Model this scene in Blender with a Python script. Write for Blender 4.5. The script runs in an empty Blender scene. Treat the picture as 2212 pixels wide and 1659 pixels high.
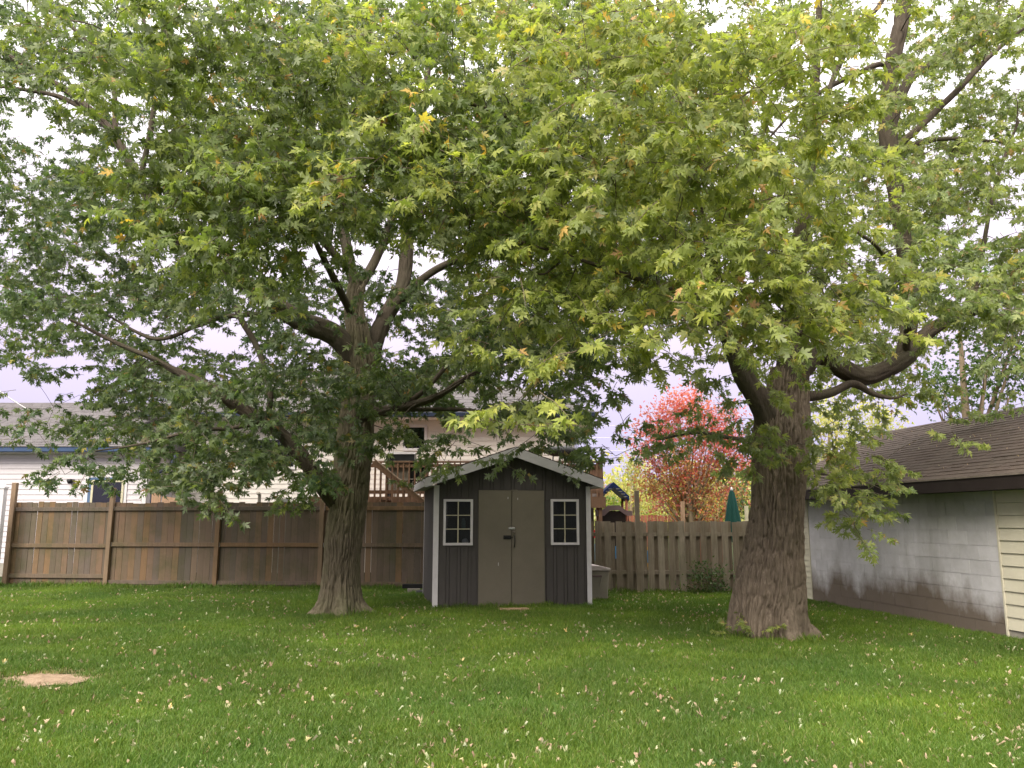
import bpy, math, random
import numpy as np
from mathutils import Vector, Matrix, Euler
from mathutils.geometry import tessellate_polygon
R = math.radians
random.seed(7); rng = np.random.default_rng(7)
SC = bpy.context.scene
COL = SC.collection

# ---------------- camera, sky, sun, exposure ----------------
F = 1719.0; PITCH = math.atan((1124-829.5)/F); EYE = 1.53
cam = bpy.data.objects.new('camera', bpy.data.cameras.new('camera')); COL.objects.link(cam)
cam.data.sensor_width = 36; cam.data.lens = F/2212*36; cam.data.clip_end = 2000; cam.data.clip_start = .05
cam.location = (0, 0, EYE); cam.rotation_euler = (R(90)+PITCH, 0, 0)
SC.camera = cam
SUN_EL, SUN_AZ = 42, 205          # degrees; azimuth measured from +Y towards +X: behind the camera, to the left
world = bpy.data.worlds.new('World'); SC.world = world; world.use_nodes = True
wn = world.node_tree.nodes; wl = world.node_tree.links; wn.clear()
wout = wn.new('ShaderNodeOutputWorld'); bg = wn.new('ShaderNodeBackground')
sky = wn.new('ShaderNodeTexSky'); sky.sky_type = 'NISHITA'; sky.sun_disc = False
sky.sun_elevation = R(SUN_EL); sky.sun_rotation = R(SUN_AZ)
tc = wn.new('ShaderNodeTexCoord'); sp = wn.new('ShaderNodeSeparateXYZ'); wl.new(tc.outputs['Generated'], sp.inputs[0])
ramp = wn.new('ShaderNodeValToRGB'); wl.new(sp.outputs['Z'], ramp.inputs['Fac'])     # overcast cloud deck: brighter towards the zenith
els = ramp.color_ramp.elements
els[0].position = 0.0; els[0].color = (0.205, 0.185, 0.285, 1)
els[1].position = 1.0; els[1].color = (1.75, 1.66, 1.56, 1)
for p_, c_ in ((.10, (.24, .21, .305, 1)), (.2, (.31, .265, .33, 1)), (.36, (.43, .39, .43, 1)), (.6, (.90, .85, .84, 1))):
    e_ = els.new(p_); e_.color = c_
nz = wn.new('ShaderNodeTexNoise'); nz.inputs['Scale'].default_value = 2.2; nz.inputs['Detail'].default_value = 4
wl.new(tc.outputs['Generated'], nz.inputs['Vector'])
mr = wn.new('ShaderNodeMapRange'); mr.inputs[3].default_value = .88; mr.inputs[4].default_value = 1.12
wl.new(nz.outputs['Fac'], mr.inputs[0])
mul = wn.new('ShaderNodeMix'); mul.data_type = 'RGBA'; mul.blend_type = 'MULTIPLY'; mul.inputs[0].default_value = 1
wl.new(ramp.outputs[0], mul.inputs[6]); wl.new(mr.outputs[0], mul.inputs[7])
sca = wn.new('ShaderNodeVectorMath'); sca.operation = 'SCALE'; sca.inputs[3].default_value = 15.0
wl.new(mul.outputs[2], sca.inputs[0])
mx = wn.new('ShaderNodeMix'); mx.data_type = 'RGBA'; mx.inputs[0].default_value = .93
wl.new(sky.outputs[0], mx.inputs[6]); wl.new(sca.outputs[0], mx.inputs[7])
wl.new(mx.outputs[2], bg.inputs[0]); bg.inputs[1].default_value = 0.07
wl.new(bg.outputs[0], wout.inputs[0])
sun = bpy.data.objects.new('sun', bpy.data.lights.new('sun', 'SUN')); COL.objects.link(sun)
sun.data.energy = 1.5; sun.data.angle = R(28); sun.data.color = (1, .94, .82)
az = R(SUN_AZ); el = R(SUN_EL)
sdir = Vector((math.sin(az)*math.cos(el), math.cos(az)*math.cos(el), math.sin(el)))
sun.rotation_euler = sdir.to_track_quat('Z', 'Y').to_euler()
vs = SC.view_settings; vs.view_transform = 'Standard'; vs.look = 'None'; vs.gamma = 1; vs.use_curve_mapping = False
vs.exposure = 1.68
SC.cycles.max_bounces = 8; SC.cycles.diffuse_bounces = 6; SC.cycles.transmission_bounces = 6; SC.cycles.transparent_max_bounces = 8
SC.cycles.sample_clamp_indirect = 6

# ---------------- helpers ----------------
def ray(x, y):
    u = (x-1106)/F; v = (829.5-y)/F
    return np.array((u, math.cos(PITCH)-v*math.sin(PITCH), math.sin(PITCH)+v*math.cos(PITCH)))
def W(x, y, Y):                     # measured point -> place at distance Y
    d = ray(x, y); return Vector(d*(Y/d[1]) + np.array((0, 0, EYE)))
def G(x, y, z=0.0):                 # measured point on the ground
    d = ray(x, y); return Vector(d*((z-EYE)/d[2]) + np.array((0, 0, EYE)))

def hashf(ix, iy, iz, seed):
    h = (ix.astype(np.int64)*374761393 + iy.astype(np.int64)*668265263 + iz.astype(np.int64)*2147483647 + seed*974634777) & 0xffffffff
    h = ((h ^ (h >> 13))*1274126177) & 0xffffffff
    h = (h ^ (h >> 16)) & 0xffffffff
    return h/4294967295.0
def vnoise(x, y, z, seed=0):        # value noise 0..1
    x = np.asarray(x, float); y = np.asarray(y, float); z = np.asarray(z, float)
    x, y, z = np.broadcast_arrays(x, y, z)
    ix, iy, iz = np.floor(x).astype(int), np.floor(y).astype(int), np.floor(z).astype(int)
    fx, fy, fz = x-ix, y-iy, z-iz
    fx, fy, fz = (t*t*(3-2*t) for t in (fx, fy, fz))
    r = 0
    for dx in (0, 1):
        for dy in (0, 1):
            for dz in (0, 1):
                w = (fx if dx else 1-fx)*(fy if dy else 1-fy)*(fz if dz else 1-fz)
                r = r + w*hashf(ix+dx, iy+dy, iz+dz, seed)
    return r

class MB:
    def __init__(s): s.v = []; s.f = []; s.sm = []
    def add(s, vs_, fs_, smooth=False):
        b = len(s.v); s.v += [tuple(v) for v in vs_]; s.f += [tuple(i+b for i in f) for f in fs_]; s.sm += [smooth]*len(fs_); return s
    def box(s, c, d, rz=0, m=None):
        x, y, z = d[0]/2, d[1]/2, d[2]/2
        vs_ = [Vector(p) for p in ((-x,-y,-z),(x,-y,-z),(x,y,-z),(-x,y,-z),(-x,-y,z),(x,-y,z),(x,y,z),(-x,y,z))]
        M = m if m is not None else Matrix.Rotation(rz, 3, 'Z')
        c = Vector(c)
        return s.add([M @ v + c for v in vs_], [(0,3,2,1),(4,5,6,7),(0,1,5,4),(1,2,6,5),(2,3,7,6),(3,0,4,7)])
    def span(s, a, b):              # box from min corner to max corner
        a, b = Vector(a), Vector(b); return s.box((a+b)/2, b-a)
    def beam(s, a, b, w, h, up=(0,0,1)):
        a, b = Vector(a), Vector(b); d = (b-a); L = d.length; d.normalize()
        sd = d.cross(Vector(up)).normalized(); u = sd.cross(d)
        M = Matrix((d, sd, u)).transposed()
        return s.box((a+b)/2, (L, w, h), m=M)
    def prism(s, pts, a, b):        # polygon pts (3d list) extruded by vector b-a
        n = len(pts); off = Vector(b)-Vector(a)
        p0 = [Vector(p) for p in pts]; p1 = [p+off for p in p0]
        return s.add(p0+p1, [tuple(range(n))[::-1], tuple(range(n, 2*n))] + [(i, (i+1) % n, n+(i+1) % n, n+i) for i in range(n)])
    def tube(s, pts, rad, n=8, cap=True, smooth=True):
        pts = [Vector(p) for p in pts]; k = len(pts)
        if not hasattr(rad, '__len__'): rad = [rad]*k
        ref = Vector((0, 0, 1)); vs_ = []
        for i, p in enumerate(pts):
            t = (pts[min(i+1, k-1)]-pts[max(i-1, 0)])
            t = t.normalized() if t.length > 1e-9 else Vector((0, 0, 1))
            if abs(t.dot(ref)) > .95: ref = Vector((1, 0, 0)) if abs(t.x) < .8 else Vector((0, 1, 0))
            a = t.cross(ref).normalized(); b = a.cross(t).normalized(); ref = b if k > 2 else ref
            for j in range(n):
                q = 2*math.pi*j/n; vs_.append(p+(a*math.cos(q)+b*math.sin(q))*rad[i])
        fs_ = [(i*n+j, i*n+(j+1) % n, (i+1)*n+(j+1) % n, (i+1)*n+j) for i in range(k-1) for j in range(n)]
        if cap: fs_ += [tuple(range(n))[::-1], tuple((k-1)*n+j for j in range(n))]
        return s.add(vs_, fs_, smooth)
    def lathe(s, c, prof, n=20, sx=1, sy=1):
        c = Vector(c); vs_ = []; k = len(prof)
        for r_, z_ in prof:
            for j in range(n):
                q = 2*math.pi*j/n; vs_.append(c+Vector((r_*math.cos(q)*sx, r_*math.sin(q)*sy, z_)))
        fs_ = [(i*n+j, i*n+(j+1) % n, (i+1)*n+(j+1) % n, (i+1)*n+j) for i in range(k-1) for j in range(n)]
        fs_ += [tuple(range(n))[::-1], tuple((k-1)*n+j for j in range(n))]
        return s.add(vs_, fs_, True)
    def mesh(s, name, mat=None, off=None, bevel=0):
        me = bpy.data.meshes.new(name)
        v = s.v if off is None else [(a[0]-off[0], a[1]-off[1], a[2]-off[2]) for a in s.v]
        me.from_pydata(v, [], s.f); me.polygons.foreach_set('use_smooth', s.sm); me.update()
        if mat: me.materials.append(mat)
        return me
def link(name, me, parent=None, loc=(0, 0, 0), rot=(0, 0, 0), **kw):
    o = bpy.data.objects.new(name, me); COL.objects.link(o)
    if parent: o.parent = parent
    o.location = loc; o.rotation_euler = rot
    for k, v in kw.items(): o[k] = v
    return o
def thing(name, label, cat, loc=(0, 0, 0), rz=0, group=None, me=None):
    o = bpy.data.objects.new(name, me); COL.objects.link(o); o.location = loc; o.rotation_euler = (0, 0, rz)
    o['label'] = label; o['category'] = cat
    if group: o['group'] = group
    return o
def part(name, mb, mat, parent, off=None, bevel=0, **kw):
    # vertices given in world coordinates when off is the parent's location, else local
    o = link(name, mb.mesh(name, mat, off), parent, **kw)
    if bevel:
        b = o.modifiers.new('bevel', 'BEVEL'); b.width = bevel; b.segments = 2; b.limit_method = 'ANGLE'
    return o

# ---------------- materials ----------------
def nodes(name):
    m = bpy.data.materials.new(name); m.use_nodes = True
    n = m.node_tree.nodes; l = m.node_tree.links
    return m, n, l, n['Principled BSDF']
def mix(n, l, fac, a, b, blend='MIX'):
    x = n.new('ShaderNodeMix'); x.data_type = 'RGBA'; x.blend_type = blend
    for s_, v in ((0, fac), (6, a), (7, b)):
        if hasattr(v, 'node'): l.new(v, x.inputs[s_])
        else: x.inputs[s_].default_value = v if s_ == 0 else (*v, 1) if len(v) == 3 else v
    return x.outputs[2]
def math_(n, l, op, *a):
    x = n.new('ShaderNodeMath'); x.operation = op
    for i, v in enumerate(a):
        if hasattr(v, 'node'): l.new(v, x.inputs[i])
        else: x.inputs[i].default_value = v
    return x.outputs[0]
def noise(n, l, vec, scale, detail=5, rough=.6, sc3=None):
    if sc3:
        mp = n.new('ShaderNodeMapping'); mp.inputs['Scale'].default_value = sc3; l.new(vec, mp.inputs[0]); vec = mp.outputs[0]
    t = n.new('ShaderNodeTexNoise'); t.inputs['Scale'].default_value = scale; t.inputs['Detail'].default_value = detail; t.inputs['Roughness'].default_value = rough
    l.new(vec, t.inputs['Vector']); return t.outputs['Fac']
def maprange(n, l, v, a, b, c, d):
    x = n.new('ShaderNodeMapRange'); l.new(v, x.inputs[0])
    for i, q in enumerate((a, b, c, d)): x.inputs[i+1].default_value = q
    return x.outputs[0]
def surf(name, col, col2=None, sc3=(1, 1, 1), scale=8, rough=.7, bump=.2, rnd=0., dirt=0., dirtcol=(.1, .08, .06), spec=.3, metal=0, fine=0, rcols=None, bd=.01):
    m, n, l, p = nodes(name)
    tcn = n.new('ShaderNodeTexCoord'); oi = n.new('ShaderNodeObjectInfo')
    ad = n.new('ShaderNodeVectorMath'); ad.operation = 'ADD'
    rs = math_(n, l, 'MULTIPLY', oi.outputs['Random'], 37.0)
    l.new(tcn.outputs['Object'], ad.inputs[0]); l.new(rs, ad.inputs[1])
    vec = ad.outputs[0]
    nf = noise(n, l, vec, scale, 7, .65, sc3)
    f = maprange(n, l, nf, .3, .7, 0, 1)
    base = col
    if rcols:
        rp = n.new('ShaderNodeValToRGB'); l.new(oi.outputs['Random'], rp.inputs[0]); rp.color_ramp.interpolation = 'LINEAR'
        e = rp.color_ramp.elements; e[0].color = (*rcols[0], 1); e[1].color = (*rcols[-1], 1)
        for i, c in enumerate(rcols[1:-1]): q = e.new((i+1)/(len(rcols)-1)); q.color = (*c, 1)
        base = rp.outputs[0]
        col2 = mix(n, l, 1.0, base, (.62, .6, .6), 'MULTIPLY')
    c = mix(n, l, f, base, col2 if col2 is not None else tuple(x*.75 for x in col))
    if fine:
        nn = noise(n, l, tcn.outputs['Object'], 160, 2, .5)
        g = maprange(n, l, nn, .3, .7, 1-fine, 1+fine); c = mix(n, l, 1.0, c, g, 'MULTIPLY')
    if rnd:
        g = maprange(n, l, oi.outputs['Random'], 0, 1, 1-rnd, 1+rnd); c = mix(n, l, 1.0, c, g, 'MULTIPLY')
    if dirt:
        geo = n.new('ShaderNodeNewGeometry')
        dn = noise(n, l, geo.outputs['Position'], 1.7, 6, .7)
        c = mix(n, l, maprange(n, l, dn, .45, .75, 0, dirt), c, dirtcol)
    l.new(c, p.inputs['Base Color']); p.inputs['Roughness'].default_value = rough; p.inputs['Metallic'].default_value = metal
    p.inputs['Specular IOR Level'].default_value = spec
    if bump:
        b = n.new('ShaderNodeBump'); b.inputs['Strength'].default_value = bump; b.inputs['Distance'].default_value = bd
        l.new(nf, b.inputs['Height']); l.new(b.outputs[0], p.inputs['Normal'])
    return m
def leafmat(name, stops, under=(.34, .38, .28), trans=.46, undermix=.5, rough=.5, hue_noise=.0):
    m, n, l, p = nodes(name)
    a = n.new('ShaderNodeAttribute'); a.attribute_name = 'lc'
    t = n.new('ShaderNodeAttribute'); t.attribute_name = 'tone'; t.attribute_type = 'INSTANCER'
    oi = n.new('ShaderNodeObjectInfo'); geo = n.new('ShaderNodeNewGeometry')
    v = math_(n, l, 'FRACT', math_(n, l, 'ADD', a.outputs['Fac'], math_(n, l, 'MULTIPLY', oi.outputs['Random'], 7.31)))
    rp = n.new('ShaderNodeValToRGB'); l.new(v, rp.inputs[0]); e = rp.color_ramp.elements
    e[0].position = stops[0][0]; e[0].color = (*stops[0][1], 1); e[1].position = stops[-1][0]; e[1].color = (*stops[-1][1], 1)
    for ps, c in stops[1:-1]: q = e.new(ps); q.color = (*c, 1)
    c = rp.outputs[0]
    nn = noise(n, l, geo.outputs['Position'], .55, 3, .5)
    c = mix(n, l, 1.0, c, maprange(n, l, nn, .3, .7, .82, 1.2), 'MULTIPLY')
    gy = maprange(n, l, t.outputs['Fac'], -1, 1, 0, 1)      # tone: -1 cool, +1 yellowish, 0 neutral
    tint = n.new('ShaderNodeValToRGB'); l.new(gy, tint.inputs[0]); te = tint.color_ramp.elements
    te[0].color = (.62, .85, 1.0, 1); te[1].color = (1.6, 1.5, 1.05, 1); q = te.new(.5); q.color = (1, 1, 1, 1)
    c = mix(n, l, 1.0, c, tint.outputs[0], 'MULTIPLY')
    cu = mix(n, l, undermix, c, under)
    cc = mix(n, l, geo.outputs['Backfacing'], c, cu)
    l.new(cc, p.inputs['Base Color']); p.inputs['Roughness'].default_value = rough; p.inputs['Specular IOR Level'].default_value = .35
    tr = n.new('ShaderNodeBsdfTranslucent'); l.new(mix(n, l, 1.0, c, (1.25, 1.35, .6), 'MULTIPLY'), tr.inputs[0])
    ms = n.new('ShaderNodeMixShader'); ms.inputs[0].default_value = trans
    l.new(p.outputs[0], ms.inputs[1]); l.new(tr.outputs[0], ms.inputs[2])
    l.new(ms.outputs[0], n['Material Output'].inputs[0])
    return m

M = {}
M['leafA'] = leafmat('silver_maple_leaf_cool', [(0, (.072, .108, .044)), (.5, (.108, .15, .056)), (.9, (.175, .22, .075)), (.975, (.23, .265, .085)), (.984, (.40, .32, .06)), (.993, (.34, .20, .07)), (1, (.24, .14, .08))])
M['leafB'] = leafmat('silver_maple_leaf_warm', [(0, (.145, .19, .062)), (.5, (.205, .25, .082)), (.88, (.30, .335, .115)), (.962, (.35, .36, .13)), (.974, (.46, .37, .10)), (.988, (.40, .25, .11)), (1, (.34, .22, .15))])
M['red'] = leafmat('red_leaf', [(0, (.44, .08, .10)), (.5, (.50, .13, .13)), (1, (.47, .20, .14))], under=(.42, .16, .17), undermix=.3)
M['orange'] = leafmat('orange_green_leaf', [(0, (.42, .10, .08)), (.45, (.40, .17, .09)), (.75, (.36, .25, .10)), (1, (.25, .27, .07))], undermix=.2)
M['yellow'] = leafmat('yellow_leaf', [(0, (.38, .36, .12)), (.5, (.46, .42, .16)), (1, (.30, .32, .10))], undermix=.2)
M['dgreen'] = leafmat('dark_green_leaf', [(0, (.035, .07, .02)), (.5, (.05, .10, .025)), (1, (.08, .13, .03))], undermix=.2)
M['bgreen'] = leafmat('bright_green_leaf', [(0, (.14, .25, .03)), (.5, (.20, .32, .04)), (1, (.26, .36, .06))], undermix=.2)
M['fallen'] = leafmat('fallen_leaf', [(0, (.20, .125, .08)), (.25, (.34, .24, .16)), (.5, (.42, .31, .21)), (.7, (.28, .30, .15)), (.9, (.42, .44, .30)), (1, (.52, .36, .12))], under=(.42, .37, .29), undermix=.5, trans=.15, rough=.8)
M['grass'] = leafmat('grass_blade', [(0, (.062, .118, .013)), (.5, (.092, .165, .023)), (.85, (.138, .205, .028)), (.96, (.16, .20, .045)), (1, (.30, .27, .13))], undermix=0, trans=.3, rough=.55)
M['straw'] = leafmat('straw_blade', [(0, (.38, .28, .15)), (.6, (.28, .24, .10)), (1, (.10, .16, .03))], undermix=0, trans=.2)
M['soil'] = surf('soil_under_grass', (.022, .040, .010), (.035, .035, .016), scale=6, rough=.95, bump=.5, spec=.1)
M['dirt'] = surf('bare_dirt', (.34, .25, .175), (.20, .14, .09), scale=9, rough=.95, bump=.8, fine=.25, spec=.1, bd=.03)
M['wood'] = surf('weathered_fence_wood', (.2, .14, .1), sc3=(14, 14, .9), scale=3, rough=.85, bump=.5, dirt=.75, dirtcol=(.075, .078, .032), rcols=[(.13, .105, .08), (.20, .145, .10), (.165, .13, .105), (.24, .155, .10), (.145, .12, .095), (.21, .155, .11), (.26, .16, .085), (.16, .13, .105)], bd=.004)
M['woodpost'] = surf('fence_post_wood', (.27, .185, .12), (.19, .13, .085), sc3=(14, 14, .9), scale=3, rough=.85, bump=.4, dirt=.4, dirtcol=(.11, .09, .05), bd=.004)
M['woodgrey'] = surf('grey_fence_wood', (.25, .2, .14), sc3=(12, 12, .8), scale=3, rough=.9, bump=.5, dirt=.5, dirtcol=(.13, .12, .065), rcols=[(.27, .22, .165), (.36, .31, .24), (.31, .26, .20), (.24, .195, .145)], bd=.004)
M['deckwood'] = surf('brown_deck_wood', (.24, .14, .085), (.17, .095, .06), sc3=(9, 9, 2), scale=3, rough=.8, bump=.3, rnd=.15, dirt=.3, dirtcol=(.10, .09, .04))
M['newwood'] = surf('pale_new_wood', (.52, .34, .22), (.42, .27, .17), sc3=(9, 9, 1), scale=3, rough=.8, bump=.2)
M['metal'] = surf('bracket_metal', (.62, .6, .6), scale=20, rough=.4, bump=0, metal=.6)
M['shed'] = surf('charcoal_shed_panel', (.086, .076, .071), (.07, .064, .059), sc3=(3, 3, .6), scale=5, rough=.75, bump=.12, fine=.12, dirt=.25, dirtcol=(.085, .075, .06))
M['sheddoor'] = surf('taupe_door_paint', (.20, .175, .132), (.17, .15, .112), scale=3, rough=.75, bump=.12, fine=.12, dirt=.35, dirtcol=(.155, .138, .108))
M['white'] = surf('white_trim_paint', (.72, .69, .70), (.64, .61, .61), scale=6, rough=.5, bump=.05, dirt=.15, dirtcol=(.45, .42, .36))
M['fascia'] = surf('grey_white_fascia', (.62, .60, .61), (.54, .52, .53), sc3=(1, 1, 4), scale=5, rough=.6, bump=.08, dirt=.2, dirtcol=(.33, .32, .28))
M['cream'] = surf('cream_muntin', (.62, .57, .40), scale=6, rough=.5, bump=0)
M['black'] = surf('black_iron', (.018, .018, .018), scale=20, rough=.45, bump=.05)
M['blackplastic'] = surf('black_plastic', (.012, .012, .013), (.02, .02, .02), scale=6, rough=.4, bump=.05)
M['chrome'] = surf('bright_metal', (.8, .8, .8), scale=20, rough=.25, bump=0, metal=.9)
M['shingle'] = surf('brown_shingle', (.085, .062, .048), (.055, .04, .032), scale=6, rough=.95, bump=.4, fine=.4, dirt=.35, dirtcol=(.11, .095, .07), bd=.004)
M['shinglegrey'] = surf('grey_shingle', (.125, .113, .115), (.09, .082, .084), scale=5, rough=.95, bump=.3, fine=.35, bd=.004)
M['darkfascia'] = surf('dark_fascia', (.022, .015, .014), (.03, .022, .02), scale=5, rough=.6, bump=.05)
M['dripedge'] = surf('drip_edge', (.26, .22, .19), (.15, .12, .10), scale=12, rough=.5, bump=.05)
M['creamsiding'] = surf('cream_vinyl', (.68, .635, .50), (.62, .575, .45), scale=2, rough=.5, bump=.03, dirt=.25, dirtcol=(.40, .37, .25))
M['housewhite'] = surf('white_vinyl', (.62, .575, .59), (.57, .53, .545), scale=2, rough=.5, bump=.03)
M['housebeige'] = surf('beige_vinyl', (.74, .69, .63), (.68, .63, .575), scale=2, rough=.5, bump=.03)
M['blue'] = surf('blue_gutter', (.05, .085, .17), (.04, .07, .14), scale=3, rough=.45, bump=.02)
M['navy'] = surf('navy_gutter', (.02, .03, .06), scale=3, rough=.45, bump=.02)
M['bluedoor'] = surf('blue_door', (.085, .14, .24), (.07, .12, .21), scale=4, rough=.5, bump=.03)
M['concrete'] = surf('concrete', (.36, .33, .28), (.27, .25, .21), scale=6, rough=.9, bump=.3, fine=.15)
M['binbody'] = surf('tan_bin_plastic', (.30, .27, .22), (.26, .235, .19), scale=5, rough=.6, bump=.08, dirt=.3, dirtcol=(.17, .15, .11))
M['binlid'] = surf('pale_bin_lid', (.55, .48, .46), (.48, .41, .39), scale=5, rough=.5, bump=.05)
M['brownplastic'] = surf('brown_play_plastic', (.16, .11, .11), (.13, .09, .09), scale=5, rough=.6, bump=.05)
M['navyplastic'] = surf('navy_play_plastic', (.010, .028, .11), scale=5, rough=.5, bump=.05)
M['redwood'] = surf('red_brown_fence', (.34, .13, .08), (.27, .10, .06), sc3=(9, 9, 1), scale=3, rough=.8, bump=.2, rnd=.2)
M['yellowp'] = surf('yellow_toy', (.75, .38, .03), rough=.4, bump=0); M['bluep'] = surf('blue_toy', (.02, .25, .6), rough=.4, bump=0)
M['redp'] = surf('red_toy', (.5, .02, .03), rough=.4, bump=0); M['tealp'] = surf('teal_toy', (.01, .2, .2), rough=.4, bump=0)
M['umb'] = surf('green_umbrella_cloth', (.007, .062, .05), (.006, .045, .036), sc3=(6, 6, 1), scale=4, rough=.8, bump=.2)
M['whiteplastic'] = surf('white_plastic', (.78, .76, .78), scale=4, rough=.4, bump=.02)
M['dark_inside'] = surf('dark_interior', (.02, .02, .022), rough=.9, bump=0)
M['teal'] = surf('bottle_teal', (.10, .16, .14), rough=.4, bump=0)
M['green_can'] = surf('grey_meter', (.18, .19, .17), rough=.5, bump=0)

def glass_mat(name, col):
    m, n, l, p = nodes(name)
    tr = n.new('ShaderNodeBsdfTransparent'); tr.inputs[0].default_value = (*col, 1)
    gl = n.new('ShaderNodeBsdfGlossy'); gl.inputs['Roughness'].default_value = .03; gl.inputs[0].default_value = (.9, .9, .92, 1)
    fr = n.new('ShaderNodeFresnel'); fr.inputs[0].default_value = 1.5
    f = math_(n, l, 'MULTIPLY', fr.outputs[0], 1.1)
    ms = n.new('ShaderNodeMixShader'); l.new(f, ms.inputs[0]); l.new(tr.outputs[0], ms.inputs[1]); l.new(gl.outputs[0], ms.inputs[2])
    l.new(ms.outputs[0], n['Material Output'].inputs[0]); return m
M['glass'] = glass_mat('window_glass', (.75, .78, .8))

def barkmat(name, c1, c2, c3):
    m, n, l, p = nodes(name)
    a = n.new('ShaderNodeAttribute'); a.attribute_name = 'ridge'
    tcn = n.new('ShaderNodeTexCoord')
    nf = noise(n, l, tcn.outputs['Object'], 7, 8, .7, (6, 6, .8))
    big = noise(n, l, tcn.outputs['Object'], 1.3, 4, .6)
    c = mix(n, l, maprange(n, l, nf, .3, .7, 0, 1), c1, c2)
    c = mix(n, l, maprange(n, l, big, .42, .7, 0, .75), c, c3)
    l.new(c, p.inputs['Base Color']); p.inputs['Roughness'].default_value = .95; p.inputs['Specular IOR Level'].default_value = .15
    b = n.new('ShaderNodeBump'); b.inputs['Strength'].default_value = .9; b.inputs['Distance'].default_value = .02
    l.new(nf, b.inputs['Height']); l.new(b.outputs[0], p.inputs['Normal'])
    return m
M['bark'] = barkmat('grey_olive_bark', (.24, .20, .14), (.092, .077, .052), (.14, .142, .075))
M['bark2'] = barkmat('grey_brown_bark', (.29, .23, .17), (.10, .077, .056), (.17, .14, .10))
M['shadelimb'] = barkmat('shaded_limb_bark', (.12, .095, .072), (.065, .052, .04), (.085, .078, .052))  # darker copy of the trunk bark: canopy shade put into the limb colour
M['barkbg'] = barkmat('pale_bark', (.3, .22, .15), (.2, .15, .1), (.2, .18, .1))

def blockmat():
    m, n, l, p = nodes('painted_block')
    geo = n.new('ShaderNodeNewGeometry'); oi = n.new('ShaderNodeObjectInfo'); sx = n.new('ShaderNodeSeparateXYZ'); l.new(geo.outputs['Position'], sx.inputs[0])
    n1 = noise(n, l, geo.outputs['Position'], 1.0, 6, .6, (1, 1, .35))
    n2 = noise(n, l, geo.outputs['Position'], 5, 6, .7)
    n3 = noise(n, l, geo.outputs['Position'], 1.6, 4, .6, (1, 1, .22))
    c = mix(n, l, maprange(n, l, n2, .3, .7, 0, 1), (.64, .62, .64), (.52, .505, .51))
    c = mix(n, l, maprange(n, l, n3, .5, .68, 0, .4), c, (.25, .24, .21))
    top = math_(n, l, 'MULTIPLY', maprange(n, l, sx.outputs['Z'], 1.35, 2.0, 0, 1), maprange(n, l, n1, .35, .6, .3, 1))
    c = mix(n, l, math_(n, l, 'MULTIPLY', top, .5), c, (.25, .26, .19))
    c = mix(n, l, 1.0, c, maprange(n, l, oi.outputs['Random'], 0, 1, .93, 1.07), 'MULTIPLY')
    # damp brown stain creeping up from the foot of the wall, ragged edge
    edge = math_(n, l, 'ADD', math_(n, l, 'MULTIPLY', maprange(n, l, n1, .3, .7, 0, 1), .58), .24)
    d = math_(n, l, 'SUBTRACT', edge, sx.outputs['Z'])
    st = maprange(n, l, math_(n, l, 'ADD', d, math_(n, l, 'MULTIPLY', math_(n, l, 'SUBTRACT', n2, .5), .25)), -.16, .2, 0, 1)
    c = mix(n, l, math_(n, l, 'MULTIPLY', st, .93), c, (.13, .094, .064))
    l.new(c, p.inputs['Base Color']); p.inputs['Roughness'].default_value = .85
    b = n.new('ShaderNodeBump'); b.inputs['Strength'].default_value = .35; b.inputs['Distance'].default_value = .01
    l.new(noise(n, l, geo.outputs['Position'], 60, 4, .7), b.inputs['Height']); l.new(b.outputs[0], p.inputs['Normal'])
    return m
M['block'] = blockmat()

# ---------------- leaf meshes and instancing ----------------
HALF = [(0, 0), (.08, -.04), (.32, -.02), (.20, .08), (.15, .16), (.34, .22), (.42, .38), (.62, .60), (.38, .50), (.25, .49), (.11, .36), (.12, .52), (.25, .72), (.11, .74), (0, 1.05)]
HALFS = [(0, 0), (.34, .05), (.20, .22), (.58, .60), (.16, .42), (.22, .74), (0, 1.0)]
def leaf_geo(half, bend=.25, fold=.15, rnd=None):
    pts = half + [(-x, y) for x, y in half[-2:0:-1]]
    tris = tessellate_polygon([[Vector((x, y, 0)) for x, y in pts]])
    v = []
    for x, y in pts:
        r2 = x*x + (y-.3)**2
        v.append(Vector((x, y, fold*abs(x) - bend*r2)))
    fs_ = []
    for t in tris:
        a, b, c = (Vector((*pts[i], 0)) for i in t)
        fs_.append(tuple(t) if (b-a).cross(c-a).z > 0 else tuple(t)[::-1])
    return v, fs_
def set_lc(me, vals):
    at = me.attributes.new('lc', 'FLOAT', 'POINT'); at.data.foreach_set('value', vals)
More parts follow.
